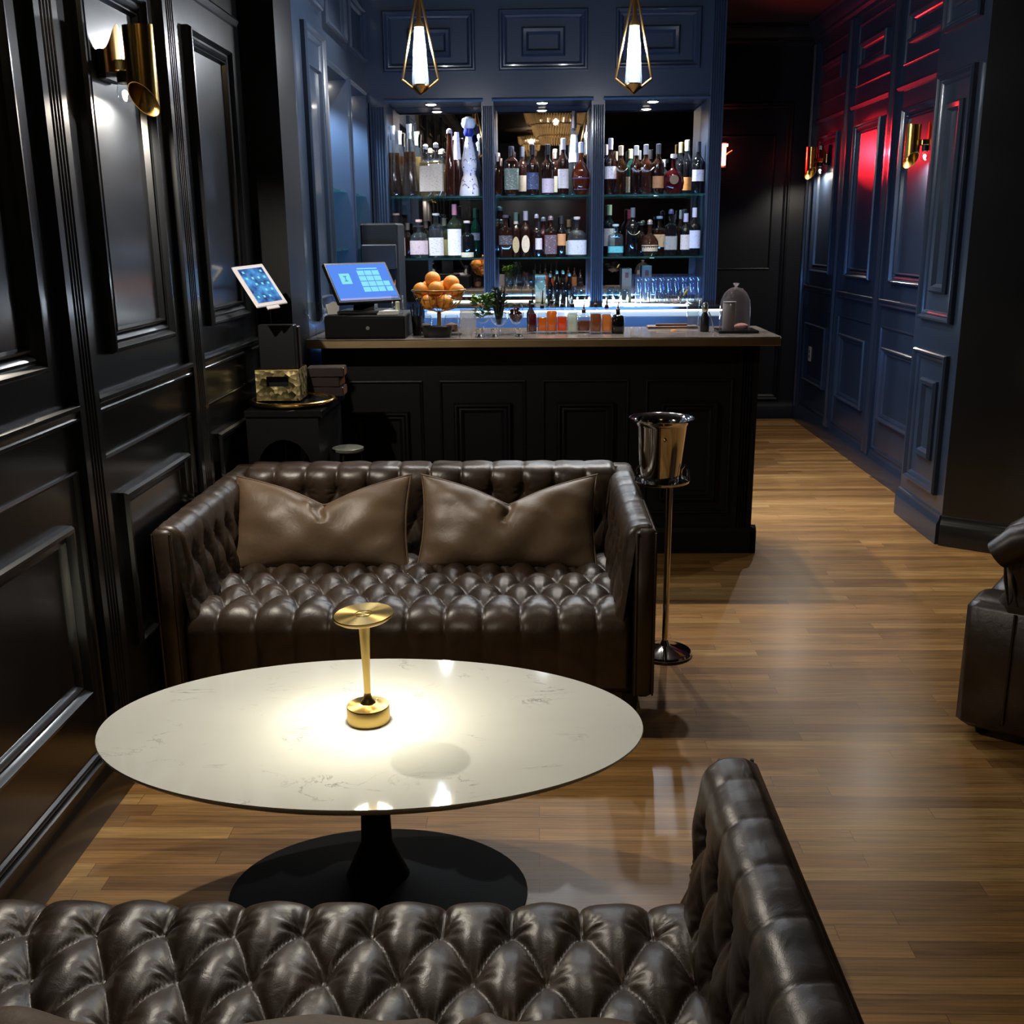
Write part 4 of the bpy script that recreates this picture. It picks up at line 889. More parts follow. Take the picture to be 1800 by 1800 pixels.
# ------------------------------------------------------------------ bottles
def bprof(kind, R, H):
    """outer profile of a bottle as (r, z), ending at the lip"""
    nr = min(0.014, R * 0.42)
    if kind == 'round': sh, ns = 0.62, 0.72
    elif kind == 'wine': sh, ns = 0.62, 0.74
    elif kind == 'square': sh, ns = 0.66, 0.72
    elif kind == 'squat': sh, ns = 0.60, 0.68
    elif kind == 'flask': sh, ns = 0.56, 0.68
    elif kind == 'cone': return [(R * 0.9, 0), (R, 0.012), (R, H * 0.10), (R * 0.80, H * 0.40), (R * 0.50, H * 0.68), (nr * 1.05, H * 0.84), (nr, H * 0.94)]
    elif kind == 'slim': return [(R * 0.9, 0), (R, 0.01), (R * 0.95, H * 0.45), (R * 0.6, H * 0.75), (R * 0.45, H * 0.95)]
    elif kind == 'globe': return [(R * 0.55, 0), (R * 0.62, 0.008), (R * 0.92, H * 0.14), (R, H * 0.28), (R * 0.93, H * 0.43), (R * 0.62, H * 0.56), (nr * 1.1, H * 0.64), (nr, H * 0.72), (nr, H * 0.9)]
    elif kind == 'jar': return [(R * 0.95, 0), (R, 0.006), (R, H * 0.62), (R * 0.93, H * 0.70), (nr * 1.2, H * 0.78), (nr * 1.1, H * 0.95)]
    return [(R * 0.92, 0), (R, 0.008), (R, H * sh * 0.94), (R * 0.96, H * sh), (R * 0.72, H * (sh + ns) / 2), (nr * 1.15, H * ns), (nr, H * (ns + 0.03)), (nr, H * 0.93)]
def bottle(x, y, z, R, H, kind, glass, lab, cap, label, group, fill=None, name='liquor_bottle', cat='bottle', rz=0.0, label_z=None, oval=False, medal=None, sy=1.0, neck_label=None):
    ex = {'square': 5.0, 'flask': 3.2, 'jar': 4.0}.get(kind, 2.0)
    n = 24
    t = thing(name, label, cat, (x, y, z), rz, group)
    prof = bprof(kind, R, H)
    MB().lathe(prof, n, ex=ex, sy=sy).build('glass_body', glass, t)
    if fill:
        fp = []
        lvl = 0.66 * H if kind not in ('cone', 'globe') else (0.62 * H if kind == 'cone' else 0.5 * H)
        for r, zz in prof:
            if zz + 0.004 < lvl: fp.append((max(0.002, r * 0.90), zz + 0.004))
        fp.append((fp[-1][0] * 0.97, lvl))
        MB().lathe(fp, n, ex=ex, sy=sy).build('liquid', fill, t)
    if lab:
        za, zb = label_z or (0.12, 0.52)
        if oval:
            mb = MB(); c = (0, -R * sy - 0.0012, H * (za + zb) / 2); hh = H * (zb - za) / 2; ww = R * 0.72
            mb.prism([(ww * math.cos(2 * PI * i / 24), hh * math.sin(2 * PI * i / 24)) for i in range(24)], -0.0008, 0.0008, c)
            mb.build('paper_label', label_mat(lab), t, smooth=False)
        else:
            vs = []; fs = []; m = 12; a0, a1 = -PI / 2 - 1.12, -PI / 2 + 1.12
            def rr(zq):
                for k in range(len(prof) - 1):
                    if prof[k][1] <= zq <= prof[k + 1][1]:
                        f = (zq - prof[k][1]) / (prof[k + 1][1] - prof[k][1] + 1e-9); return prof[k][0] * (1 - f) + prof[k + 1][0] * f
                return prof[-1][0]
            for r_off in (0.0006, 0.0014):
                for zz in (za * H, zb * H):
                    r = rr(zz) + r_off
                    for i in range(m + 1):
                        a = a0 + (a1 - a0) * i / m; k = (abs(math.cos(a)) ** ex + abs(math.sin(a)) ** ex) ** (-1 / ex)
                        vs.append((r * k * math.cos(a), r * k * math.sin(a) * sy - (0.0 if sy == 1 else 0.0), zz))
            q = m + 1
            for i in range(m): fs += [(i, i + 1, q + i + 1, q + i), (2 * q + i + 1, 2 * q + i, 3 * q + i, 3 * q + i + 1), (i + 1, i, 2 * q + i, 2 * q + i + 1), (q + i, q + i + 1, 3 * q + i + 1, 3 * q + i)]
            fs += [(0, q, 3 * q, 2 * q), (m, 2 * q + m, 3 * q + m, q + m)]
            MB().add(vs, fs).build('paper_label', label_mat(lab), t)
    if medal:
        MB().lathe([(0.0003, 0), (R * 0.42, 0), (R * 0.42, 0.0025), (0.0003, 0.003)], 18).build('medallion', solid(medal, 0.35, 0.5), t)
        o = t.children[-1]; o.rotation_euler = (PI / 2, 0, 0); o.location = (0, -R * sy - 0.0005, H * 0.36 if kind == 'globe' else H * 0.58)
    cr = prof[-1][0]; cz = prof[-1][1]
    if neck_label:
        MB().lathe([(cr * 1.12, H * 0.74), (cr * 1.12, cz)], 16).build('foil_neck', solid(neck_label, 0.35), t)
    if cap:
        col, ck = cap
        if ck == 'flare': MB().lathe([(cr * 1.0, H * 0.80), (cr * 1.05, H * 0.90), (cr * 1.35, H * 1.0 - 0.001), (0.0004, H)], 16).build('stopper', solid(col, 0.4), t)
        elif ck == 'ball': MB().lathe([(cr * 1.3, cz), (cr * 1.35, cz + 0.008), (cr * 0.8, cz + 0.010)], 16).build('collar', solid(col, 0.25, 0.4), t); MB().sphere((0, 0, cz + 0.010 + (H - cz - 0.01) * 0.5), max(0.007, cr * 1.25), 14, 10, sz=0.9).build('stopper', solid(col, 0.2, 0.4), t)
        elif ck == 'wide': MB().lathe([(cr * 0.9, cz - 0.004), (cr * 0.9, cz), (cr * 1.55, cz + 0.002), (cr * 1.55, H), (0.0004, H + 0.001)], 18).build('stopper', solid(col, 0.35), t)
        elif ck == 'spout':
            MB().lathe([(cr * 1.15, cz - 0.008), (cr * 1.25, cz + 0.012), (cr * 0.6, cz + 0.018)], 14).build('spout_collar', solid((0.008, 0.008, 0.008)), t)
            MB().tube([(0, 0, cz + 0.01), (0.001, 0, cz + 0.03), (0.006, 0, H)], [0.005, 0.004, 0.0028], 8).build('pour_spout', solid((0.01, 0.01, 0.01)), t)
        else: MB().lathe([(cr * 1.14, H * 0.80), (cr * 1.14, H * 0.995), (cr * 0.9, H), (0.0004, H)], 16).build('capsule', solid(col, 0.38), t)
    return t
DK = pmat('dark_spirit_in_glass', (0.016, 0.006, 0.004), 0.04, coat=0.6)
BLK = pmat('black_bottle_glass', (0.006, 0.006, 0.007), 0.05, coat=0.6)
GRN = pmat('dark_green_bottle_glass', (0.006, 0.03, 0.018), 0.05, coat=0.6)
MAR = pmat('maroon_bottle_glass', (0.05, 0.006, 0.010), 0.06, coat=0.6)
CLR = gmat('clear_bottle_glass', (0.86, 0.88, 0.88), 0.03, body=0.03, bodycol=(0.5, 0.55, 0.6))
AMB = gmat('amber_spirit', (0.50, 0.33, 0.19), 0.05, body=0.10, bodycol=(0.20, 0.10, 0.04))
REP = gmat('pale_gold_spirit', (0.80, 0.66, 0.36), 0.05, body=0.25, bodycol=(0.45, 0.32, 0.12))
WAT = gmat('clear_spirit', (0.82, 0.84, 0.84), 0.05, body=0.06, bodycol=(0.5, 0.52, 0.52))
G1 = 'bottles on the upper glass shelf'; G2 = 'bottles on the lower glass shelf'
cream, white, lilac, tan, grey = (0.74, 0.66, 0.48), (0.84, 0.83, 0.82), (0.66, 0.58, 0.66), (0.52, 0.36, 0.20), (0.6, 0.6, 0.64)
wood, black, silver, gold = (0.30, 0.16, 0.08), (0.012, 0.012, 0.014), (0.55, 0.55, 0.58), (0.6, 0.44, 0.16)
# centre px, width px, top py, row (0 front, 1 back), kind, glass, liquid, label colour, label span, cap, description, options
UP = [
 (691, 30, 221, 0, 'cone', CLR, AMB, None, None, ((0.85, 0.84, 0.8), 'flare'), 'tall tapered bottle with white flared stopper, at the far left end of its shelf', {}),
 (720, 29, 218, 0, 'cone', CLR, AMB, None, None, ((0.85, 0.84, 0.8), 'flare'), 'tall tapered bottle with white flared stopper, just left of the cream-labelled pair', {}),
 (703, 24, 230, 1, 'cone', CLR, AMB, None, None, ((0.7, 0.62, 0.5), 'flare'), 'tall tapered bottle with tan stopper behind the leftmost tapered bottle', {}),
 (732, 24, 232, 1, 'cone', CLR, REP, None, None, ((0.72, 0.66, 0.5), 'flare'), 'tall tapered bottle with yellowish stopper behind the second tapered bottle', {}),
 (749, 22, 256, 0, 'square', CLR, REP, (0.52, 0.43, 0.34), (0.10, 0.60), ((0.8, 0.76, 0.68), 'ball'), 'square pale gold bottle with cream label, left one of the close pair', {}),
 (767, 24, 253, 0, 'square', CLR, REP, (0.55, 0.48, 0.36), (0.10, 0.62), ((0.82, 0.80, 0.72), 'ball'), 'square pale gold bottle with cream label, right one of the close pair', {}),
 (757, 20, 263, 1, 'square', CLR, REP, None, None, ((0.6, 0.45, 0.3), 'ball'), 'square pale gold bottle half hidden behind the left cream-labelled one', {}),
 (776, 20, 265, 1, 'square', CLR, REP, None, None, ((0.75, 0.66, 0.5), 'ball'), 'square pale gold bottle half hidden behind the right cream-labelled one', {}),
 (791, 17, 229, 0, 'slim', tint((0.35, 0.16, 0.1), 0.4, (0.10, 0.035, 0.02)), None, None, None, ((0.7, 0.62, 0.6), 'ball'), 'slim brown tapered bottle with round pale stopper left of the white-wrapped bottle', {}),
 (804, 16, 229, 0, 'slim', tint((0.3, 0.14, 0.09), 0.5, (0.08, 0.03, 0.02)), None, (0.86, 0.86, 0.88), (0.56, 0.97), None, 'slim brown bottle with its neck wrapped in white paper', {}),
 (875, 17, 269, 0, 'square', DK, None, None, None, ((0.62, 0.46, 0.38), 'x'), 'square dark bottle with pale pink neck at the left end of the middle shelf', {}),
 (899, 24, 257, 0, 'jar', DK, None, (0.12, 0.16, 0.12), (0.12, 0.55), ((0.04, 0.04, 0.05), 'x'), 'dark decanter bottle with green and silver crest label', {}),
 (918, 20, 258, 1, 'round', DK, None, (0.50, 0.38, 0.28), (0.10, 0.42), ((0.05, 0.05, 0.06), 'x'), 'dark bottle with tan label between the crest decanter and the navy label', {}),
 (936, 21, 254, 0, 'round', DK, None, (0.05, 0.07, 0.15), (0.12, 0.45), ((0.02, 0.02, 0.025), 'x'), 'dark bottle with long black neck and navy label', {}),
 (963, 21, 254, 0, 'round', DK, None, lilac, (0.05, 0.33), ((0.02, 0.02, 0.025), 'x'), 'dark bottle with long black neck and low pale lilac label', {}),
 (976, 17, 262, 1, 'square', DK, None, cream, (0.08, 0.42), ((0.6, 0.42, 0.3), 'x'), 'dark bottle with narrow cream label behind the lilac-labelled one', {}),
 (990, 19, 243, 0, 'round', DK, None, (0.66, 0.64, 0.63), (0.12, 0.46), ((0.66, 0.64, 0.62), 'x'), 'tall bottle with silver capsule and large grey-white label', {}),
 (1009, 24, 195, 1, 'cone', CLR, WAT, white, (0.40, 0.72), ((0.03, 0.02, 0.02), 'x'), 'very tall pointed clear bottle with white label rising above its neighbours', {}),
 (1021, 31, 250, 0, 'globe', tint((0.45, 0.16, 0.08), 0.35, (0.22, 0.06, 0.02)), None, (0.10, 0.06, 0.16), (0.10, 0.33), ((0.65, 0.62, 0.62), 'x'), 'wide round amber bottle with purple label at the right end of the middle shelf', {}),
 (1073, 21, 243, 0, 'round', DK, None, (0.72, 0.72, 0.74), (0.28, 0.50), ((0.66, 0.55, 0.55), 'x'), 'dark bottle with pink-white neck and striped white label beside the fluted pilaster', {}),
 (1091, 19, 256, 0, 'round', AMB, None, (0.72, 0.62, 0.50), (0.06, 0.42), ((0.62, 0.46, 0.28), 'x'), 'bottle with tan neck, gold medallion and tall cream label', {'medal': gold}),
 (1108, 17, 262, 1, 'round', GRN, None, (0.4, 0.3, 0.2), (0.06, 0.4), ((0.55, 0.5, 0.25), 'x'), 'bottle with yellow-green neck behind the white medallion bottle', {}),
 (1118, 19, 256, 0, 'round', DK, None, white, (0.07, 0.42), ((0.72, 0.72, 0.66), 'x'), 'bottle with white neck, white medallion and narrow white label', {'medal': (0.8, 0.8, 0.8)}),
 (1135, 21, 254, 0, 'round', tint((0.5, 0.3, 0.2), 0.4, (0.12, 0.05, 0.03)), None, (0.66, 0.64, 0.72), (0.08, 0.42), ((0.5, 0.5, 0.53), 'x'), 'bottle with clear silver neck and wide lavender-white label', {'medal': (0.5, 0.5, 0.6)}),
 (1157, 20, 253, 0, 'round', DK, None, (0.50, 0.24, 0.10), (0.12, 0.36), ((0.10, 0.10, 0.11), 'x'), 'bottle with dark glassy neck and small orange-brown label', {}),
 (1166, 18, 281, 1, 'wine', CLR, None, None, None, ((0.5, 0.5, 0.45), 'x'), 'short clear bottle left of the round cognac flask', {}),
 (1184, 36, 271, 0, 'globe', tint((0.4, 0.1, 0.08), 0.4, (0.12, 0.015, 0.02)), None, None, None, ((0.66, 0.62, 0.54), 'wide'), 'round flat-sided cognac flask with bronze medallion', {'medal': (0.30, 0.22, 0.15), 'sy': 0.6}),
 (1196, 15, 250, 1, 'wine', BLK, None, None, None, ((0.60, 0.42, 0.15), 'x'), 'dark wine bottle with golden capsule behind the cognac flask', {}),
 (1207, 18, 246, 1, 'wine', BLK, None, (0.66, 0.28, 0.07), (0.08, 0.32), ((0.74, 0.68, 0.48), 'x'), 'dark bottle with cream capsule and bright orange label', {}),
 (1227, 21, 249, 0, 'wine', BLK, None, (0.66, 0.68, 0.76), (0.24, 0.46), ((0.02, 0.02, 0.03), 'x'), 'black wine bottle with pale lilac label at the right end of its shelf', {}),
]
LOW = [
 (697, 30, 375, 0, 'jar', tint((0.6, 0.5, 0.42), 0.25, (0.2, 0.15, 0.12)), None, (0.50, 0.40, 0.33), (0.06, 0.46), ((0.35, 0.25, 0.2), 'wide'), 'smoky decanter with beige label at the left end of the lower shelf', {}),
 (717, 16, 392, 1, 'wine', DK, None, None, None, ((0.3, 0.2, 0.15), 'x'), 'small brown bottle behind the smoky decanter', {}),
 (737, 31, 386, 0, 'flask', CLR, WAT, (0.62, 0.48, 0.46), (0.10, 0.46), ((0.66, 0.42, 0.33), 'wide'), 'clear broad-shouldered bottle with pink label and cork stopper', {}),
 (749, 18, 388, 1, 'wine', DK, None, None, None, ((0.2, 0.1, 0.07), 'x'), 'brown bottle behind the pink-labelled flask', {}),
 (767, 25, 375, 0, 'jar', CLR, WAT, (0.70, 0.66, 0.56), (0.06, 0.46), ((0.5, 0.46, 0.42), 'wide'), 'clear decanter with ivory label and glass stopper', {}),
 (781, 19, 383, 1, 'round', CLR, REP, (0.55, 0.42, 0.16), (0.06, 0.46), ((0.4, 0.3, 0.2), 'x'), 'bottle with yellow label peeking out behind the ivory-labelled decanter', {}),
 (799, 25, 359, 0, 'wine', tint((0.5, 0.56, 0.42), 0.15, (0.2, 0.24, 0.15)), None, (0.86, 0.88, 0.88), (0.05, 0.54), ((0.45, 0.18, 0.25), 'x'), 'wine bottle with pink-red cap and tall bright white label', {}),
 (821, 24, 388, 0, 'squat', BLK, None, (0.72, 0.66, 0.46), (0.02, 0.15), ((0.76, 0.66, 0.55), 'wide'), 'squat black bottle with cream stopper and low cream label', {}),
 (836, 16, 366, 1, 'wine', GRN, None, (0.16, 0.18, 0.24), (0.35, 0.5), ((0.02, 0.05, 0.03), 'x'), 'tall dark green bottle right of the squat black one', {}),
 (878, 20, 366, 1, 'jar', DK, None, None, None, ((0.10, 0.11, 0.12), 'ball'), 'tall dark decanter with glass stopper at the left of the middle bay', {}),
 (889, 24, 378, 0, 'square', DK, None, (0.06, 0.05, 0.05), (0.3, 0.52), ((0.07, 0.07, 0.08), 'wide'), 'square dark bottle without bright label left of the oval labels', {}),
 (907, 16, 373, 0, 'round', DK, None, (0.48, 0.38, 0.17), (0.10, 0.46), ((0.07, 0.11, 0.09), 'x'), 'slim dark bottle with oval tan label', {'oval': True, 'neck_label': (0.5, 0.45, 0.3)}),
 (924, 19, 371, 0, 'round', DK, None, (0.70, 0.60, 0.38), (0.10, 0.48), ((0.30, 0.30, 0.34), 'x'), 'dark bottle with larger oval cream label', {'oval': True}),
 (943, 14, 378, 0, 'round', DK, None, None, None, (silver, 'ball'), 'slim dark bottle with silver ball stopper', {}),
 (947, 12, 390, 0, 'wine', BLK, None, (0.70, 0.68, 0.74), (0.22, 0.54), (black, 'x'), 'small dark bottle with narrow white strip label', {}),
 (955, 16, 384, 1, 'round', MAR, None, None, None, ((0.4, 0.3, 0.3), 'ball'), 'reddish bottle with round stopper behind the square framed label', {}),
 (968, 21, 382, 0, 'square', DK, None, (0.12, 0.08, 0.09), (0.08, 0.56), ((0.32, 0.24, 0.25), 'ball'), 'square bottle with dark framed label and round stopper', {}),
 (987, 15, 379, 0, 'wine', BLK, None, (0.62, 0.32, 0.13), (0.28, 0.56), ((0.03, 0.03, 0.03), 'x'), 'slim black bottle with orange label', {}),
 (1000, 16, 386, 1, 'wine', DK, None, (0.66, 0.60, 0.44), (0.05, 0.42), ((0.25, 0.1, 0.05), 'x'), 'bottle with cream label half hidden behind the clear broad bottle', {}),
 (1014, 33, 381, 0, 'flask', CLR, WAT, (0.56, 0.62, 0.68), (0.06, 0.42), ((0.6, 0.55, 0.5), 'wide'), 'clear broad bottle with pale blue-grey label at the right of the middle bay', {}),
 (1071, 20, 360, 1, 'round', BLK, None, (0.52, 0.50, 0.52), (0.2, 0.54), ((0.60, 0.50, 0.26), 'x'), 'tall bottle with gold capsule and grey label beside the fluted pilaster', {}),
 (1082, 26, 394, 0, 'square', CLR, WAT, (0.10, 0.46, 0.48), (0.12, 0.32), ((0.5, 0.66, 0.60), 'wide'), 'short clear bottle with turquoise label', {}),
 (1105, 13, 368, 1, 'wine', MAR, None, None, None, ((0.25, 0.02, 0.04), 'x'), 'slim maroon bottle behind the cream-labelled black one', {}),
 (1112, 21, 365, 0, 'wine', BLK, None, (0.70, 0.66, 0.48), (0.05, 0.27), ((0.12, 0.15, 0.17), 'x'), 'black wine bottle with low cream label and white oval badge', {'medal': (0.75, 0.75, 0.68)}),
 (1127, 14, 392, 1, 'round', DK, None, None, None, ((0.15, 0.12, 0.1), 'ball'), 'small dark bottle behind the squat brown decanter', {}),
 (1142, 31, 388, 0, 'globe', tint((0.4, 0.18, 0.1), 0.5, (0.12, 0.05, 0.03)), None, (0.58, 0.46, 0.29), (0.14, 0.32), ((0.5, 0.42, 0.35), 'ball'), 'squat round brown decanter with tan band label', {}),
 (1159, 20, 380, 1, 'square', DK, None, (0.55, 0.38, 0.22), (0.22, 0.54), ((0.40, 0.43, 0.52), 'wide'), 'brown bottle with flat glass stopper and square tan label', {}),
 (1179, 21, 370, 0, 'square', BLK, None, (0.30, 0.31, 0.28), (0.14, 0.44), ((0.16, 0.16, 0.30), 'ball'), 'black square bottle with black and white label and blue stopper', {}),
 (1196, 12, 369, 1, 'wine', DK, None, None, None, ((0.32, 0.26, 0.24), 'x'), 'slim dark bottle between the blue stopper and the silver neck', {}),
 (1205, 19, 375, 0, 'round', BLK, None, (0.66, 0.62, 0.58), (0.15, 0.50), ((0.50, 0.50, 0.68), 'x'), 'dark bottle with silver-lilac neck and white label', {}),
 (1220, 22, 365, 0, 'wine', BLK, None, (0.60, 0.68, 0.86), (0.16, 0.53), ((0.66, 0.68, 0.80), 'x'), 'dark bottle with white capsule and large pale blue label at the right end', {}),
]
for rows, zz, grp, which in ((UP, SH1, G1, 'upper'), (LOW, SH2, G2, 'lower')):
    for (cx, wpx, top, row, kind, gl, fl, lab, lz, cap, desc, opt) in rows:
        y = K + (0.095 if row == 0 else 0.240)
        if cx in (804, 947): y = K + 0.075 if cx == 947 else K + 0.14
        p = ony(cx, (top + 447) / 2 if zz < 1.5 else (top + 335) / 2, y); ptop = ony(cx, top, y)
        R = wpx / 2 / FPX * (y * 1.0); H = ptop.z - zz
        if desc.find('shelf') < 0: desc = desc + ', %s shelf' % which
        bottle(p.x, y, zz, R, H, kind, gl, lab, cap, desc, grp, fill=fl, label_z=lz, name='liquor_bottle' if kind != 'wine' else 'wine_bottle', **opt)
# ornate ceramic decanter
y = K + 0.10; p = ony(825, 300, y); H = ony(825, 205, y).z - SH1
t = thing('ceramic_decanter', 'tall white ceramic decanter with blue painted dots and dark blue collar', 'bottle', (p.x, y, SH1), 0, G1); h = H / 0.5
pf = [(0.066, 0), (0.068, 0.01), (0.064, 0.05), (0.050, 0.11), (0.040, 0.135), (0.041, 0.15), (0.049, 0.185), (0.050, 0.21), (0.042, 0.26), (0.032, 0.31), (0.022, 0.36), (0.019, 0.375)]
MB().lathe([(r, z * h) for r, z in pf], 32).build('ceramic_body', 'porcelain', t)
MB().lathe([(0.019, .375 * h), (0.030, .385 * h), (0.034, .40 * h), (0.030, .42 * h), (0.030, .425 * h)], 24).build('blue_collar', 'blue_glaze', t)
MB().lathe([(0.028, .425 * h), (0.040, .435 * h), (0.047, .455 * h), (0.040, .485 * h), (0.018, .499 * h), (0.0004, .5 * h)], 24).build('stopper', 'porcelain', t)
random.seed(3); mb = MB()
for i in range(46):
    zq = random.uniform(0.01, 0.36) * h; a = random.uniform(-PI, 0)
    for k in range(len(pf) - 1):
        if pf[k][1] * h <= zq <= pf[k + 1][1] * h: f = (zq - pf[k][1] * h) / ((pf[k + 1][1] - pf[k][1]) * h); r = pf[k][0] * (1 - f) + pf[k + 1][0] * f
    s_ = random.choice((0.0022, 0.003, 0.0045)); mb.sphere((r * math.cos(a), r * math.sin(a), zq), s_, 8, 6)
mb.build('painted_dots', 'blue_glaze', t)
mb = MB()
for (zc, rr_) in ((0.22, 0.049), (0.065, 0.062)):
    for a0 in (-2.3, -1.2): mb.tube([((rr_ + 0.0008) * math.cos(a0 + q * 0.1), (rr_ + 0.0008) * math.sin(a0 + q * 0.1), (zc + 0.012 * math.sin(q * 0.6)) * h) for q in range(9)], 0.0014, 5)
mb.build('painted_scroll', 'blue_glaze', t)

# ------------------------------------------------------------------ glasses on the back counter
ZC = 1.1045
def tumbler_mesh(R, H, r2=None, th=0.002):
    r2 = r2 or R * 0.85
    return MB().lathe([(0.0003, 0.001), (r2 * 0.9, 0.0), (r2, 0.004), (R, H), (R - th, H), (r2 - th, 0.010), (0.0003, 0.010)], 20)
hb = None
cols = [1122 + i * 13.2 for i in range(9)]
rown = ['front row', 'second row']
for r in (0, 1):
    for i, cx in enumerate(cols):
        y = K + 0.055 + r * 0.085; p = ony(cx + r * 5, 510, y)
        lb = 'clear highball glasses standing in rows at the right end of the back counter'
        if hb is None:
            hb = thing('highball_glass', lb, 'glass', (p.x, y, ZC), 0, 'highball glasses on the back counter'); tumbler_mesh(0.0235, 0.165, th=0.0035).build('tumbler', 'glass_blue', hb); o = hb
        else: o = copy_tree(hb)
        o.location = (p.x, y, ZC); o['label'] = 'clear highball glass in the rows at the right end of the back counter'
rk = None
rock_pos = [(1072 + i * 13, K + 0.05 + r * 0.09) for r in (0, 1) for i in range(3)] + [(966 + i * 14, K + 0.05 + r * 0.09) for r in (0, 1) for i in range(5)]
for k, (cx, y) in enumerate(rock_pos):
    p = ony(cx, 515, y)
    if rk is None:
        rk = thing('rocks_glass', '', 'glass', (p.x, y, ZC)); MB().lathe([(0.0003, 0.001), (0.022, 0), (0.024, 0.004), (0.026, 0.085), (0.024, 0.085), (0.021, 0.012), (0.0003, 0.012)], 18).build('tumbler', 'glass', rk); o = rk
    else: o = copy_tree(rk)
    o.location = (p.x, y, ZC)
    if cx > 1060: o['label'] = 'short rocks glass just left of the highball glasses on the back counter'; o['group'] = 'rocks glasses beside the highball glasses'
    else: o['label'] = 'short rocks glass in the rows under the middle cabinet bay'; o['group'] = 'rocks glasses under the middle bay'
def stem_glass(name, loc, R, H, bowl, stem, label, group=None, mat='glass', fill=None, fillname='filling', foot=None):
    """bowl = bowl height, stem = stem height"""
    t = thing(name, label, 'glass', loc, 0, group); f = foot or R * 0.85
    MB().lathe([(0.0003, 0.0), (f, 0.0), (f, 0.0015), (0.006, 0.005), (0.0032, 0.012), (0.003, stem), (R * 0.45, stem + bowl * 0.08), (R * 0.92, stem + bowl * 0.35), (R, stem + bowl * 0.55), (R * 0.78, H), (R * 0.76, H), (R * 0.97, stem + bowl * 0.55), (R * 0.42, stem + bowl * 0.11), (0.0003, stem + bowl * 0.05)], 24).build('stemware', mat, t)
    if fill: MB().lathe([(0.0003, stem + bowl * 0.07), (R * 0.40, stem + bowl * 0.13), (R * 0.88, stem + bowl * 0.36), (R * 0.95, stem + bowl * 0.56), (R * 0.85, stem + bowl * 0.8), (0.0003, stem + bowl * 0.82)], 20).build(fillname, fill, t)
    return t
wg = None
for cx in (897, 915, 934, 951):
    y = K + 0.08; p = ony(cx, 520, y)
    o = stem_glass('wine_glass', (p.x, y, ZC), 0.034, 0.175, 0.09, 0.085, 'balloon wine glass standing at the left of the middle bay on the back counter', 'wine glasses on the back counter') if wg is None else copy_tree(wg)
    wg = wg or o; o.location = (p.x, y, ZC)
y = K + 0.22; p = ony(950, 490, y)
t = thing('tea_tin', 'tall cream and green tin standing behind the wine glasses in the middle bay', 'tin', (p.x, y, ZC))
MB().bbox(-0.036, 0.036, -0.036, 0.036, 0, 0.155, 0.003).build('tin_body', label_mat((0.52, 0.55, 0.42)), t, smooth=False)
MB().bbox(-0.037, 0.037, -0.037, 0.037, 0.155, 0.175, 0.003).build('lid', solid((0.7, 0.72, 0.66)), t, smooth=False)
for cx, top, col, lb in ((1101, 472, (0.45, 0.36, 0.26), 'beige paper-wrapped bottle behind the rocks glasses in the right bay'), (1136, 467, (0.42, 0.36, 0.30), 'small beige box with red mark behind the highball glasses')):
    y = K + 0.27; p = ony(cx, 500, y); pt_ = ony(cx, top, y)
    t = thing('paper_box', lb, 'box', (p.x, y, ZC)); hh = pt_.z - ZC
    MB().bbox(-0.032, 0.032, -0.025, 0.025, 0, hh, 0.002).build('carton', solid(col, 0.7), t, smooth=False)
    MB().bbox(-0.012, 0.012, -0.0262, -0.0252, hh * 0.72, hh * 0.88, 0.0004).build('printed_mark', solid((0.35, 0.10, 0.08), 0.6), t, smooth=False)
for i, (cx, top, col) in enumerate(((967, 484, 'amber'), (979, 478, 'dark'), (990, 478, 'brown'), (1001, 482, 'dark'))):
    y = K + 0.25; p = ony(cx, 500, y); pt_ = ony(cx, top, y)
    bottle(p.x, y, ZC, 0.019, pt_.z - ZC, 'round', DK, None, ((0.7, 0.68, 0.62), 'ball'), ['small amber dropper bottle beside the cream tin', 'slim dark dropper bottle second from the cream tin', 'brown dropper bottle third from the cream tin', 'slim dark dropper bottle farthest from the cream tin'][i], 'dropper bottles in the middle bay', name='dropper_bottle')
# things in and below the niches of the bar's left wall
for k, (a, b) in enumerate((n1, n2)):
    light('niche_light', 'SPOT', (XW - 0.17, b - 0.22, nz1 - 0.03), L_NICHE, (0.62, 0.80, 1.0), 0.03, (XW - 0.20, b, 1.2), 110, 0.7)
    t = thing('niche_downlight', ['downlight in the top of the niche nearer the lounge', 'downlight in the top of the niche nearer the back bar'][k], 'light', (XW - 0.15, b - 0.22, nz1), 0, 'niche downlights')
    MB().lathe([(0.0003, -0.006), (0.03, -0.006), (0.034, 0)], 20).build('lens', 'spotglass', t)
    for z in (1.48, 1.80):
        o = MB().bbox(XW - 0.39, XW - 0.02, a + 0.002, b - 0.002, z - 0.010, z, 0.002).build('glass_shelf', 'shelf_glass', smooth=False)
        tag(o, '%s glass shelf inside the %s wall niche' % ('lower' if z < 1.6 else 'upper', ['nearer', 'farther'][k]), 'shelf', 'glass shelves in the wall niches')
t = thing('coffee_machine', 'black espresso machine standing in the corner behind the monitor', 'coffee machine', (-0.93, 6.48, 1.0))
MB().bbox(-0.11, 0.11, -0.16, 0.16, 0.0, 0.62, 0.01).build('housing', 'matte_black', t, smooth=False)
MB().bbox(-0.102, 0.102, -0.22, -0.161, 0.36, 0.50, 0.006).build('brew_head', 'black_metal', t, smooth=False)
MB().bbox(-0.09, 0.09, -0.22, -0.161, 0.0, 0.05, 0.004).build('drip_tray', 'chrome', t, smooth=False)
MB().tube([(0.0, -0.185, 0.29), (0.0, -0.20, 0.24), (0.0, -0.28, 0.235)], 0.008, 8).build('filter_handle', 'black_plastic', t)
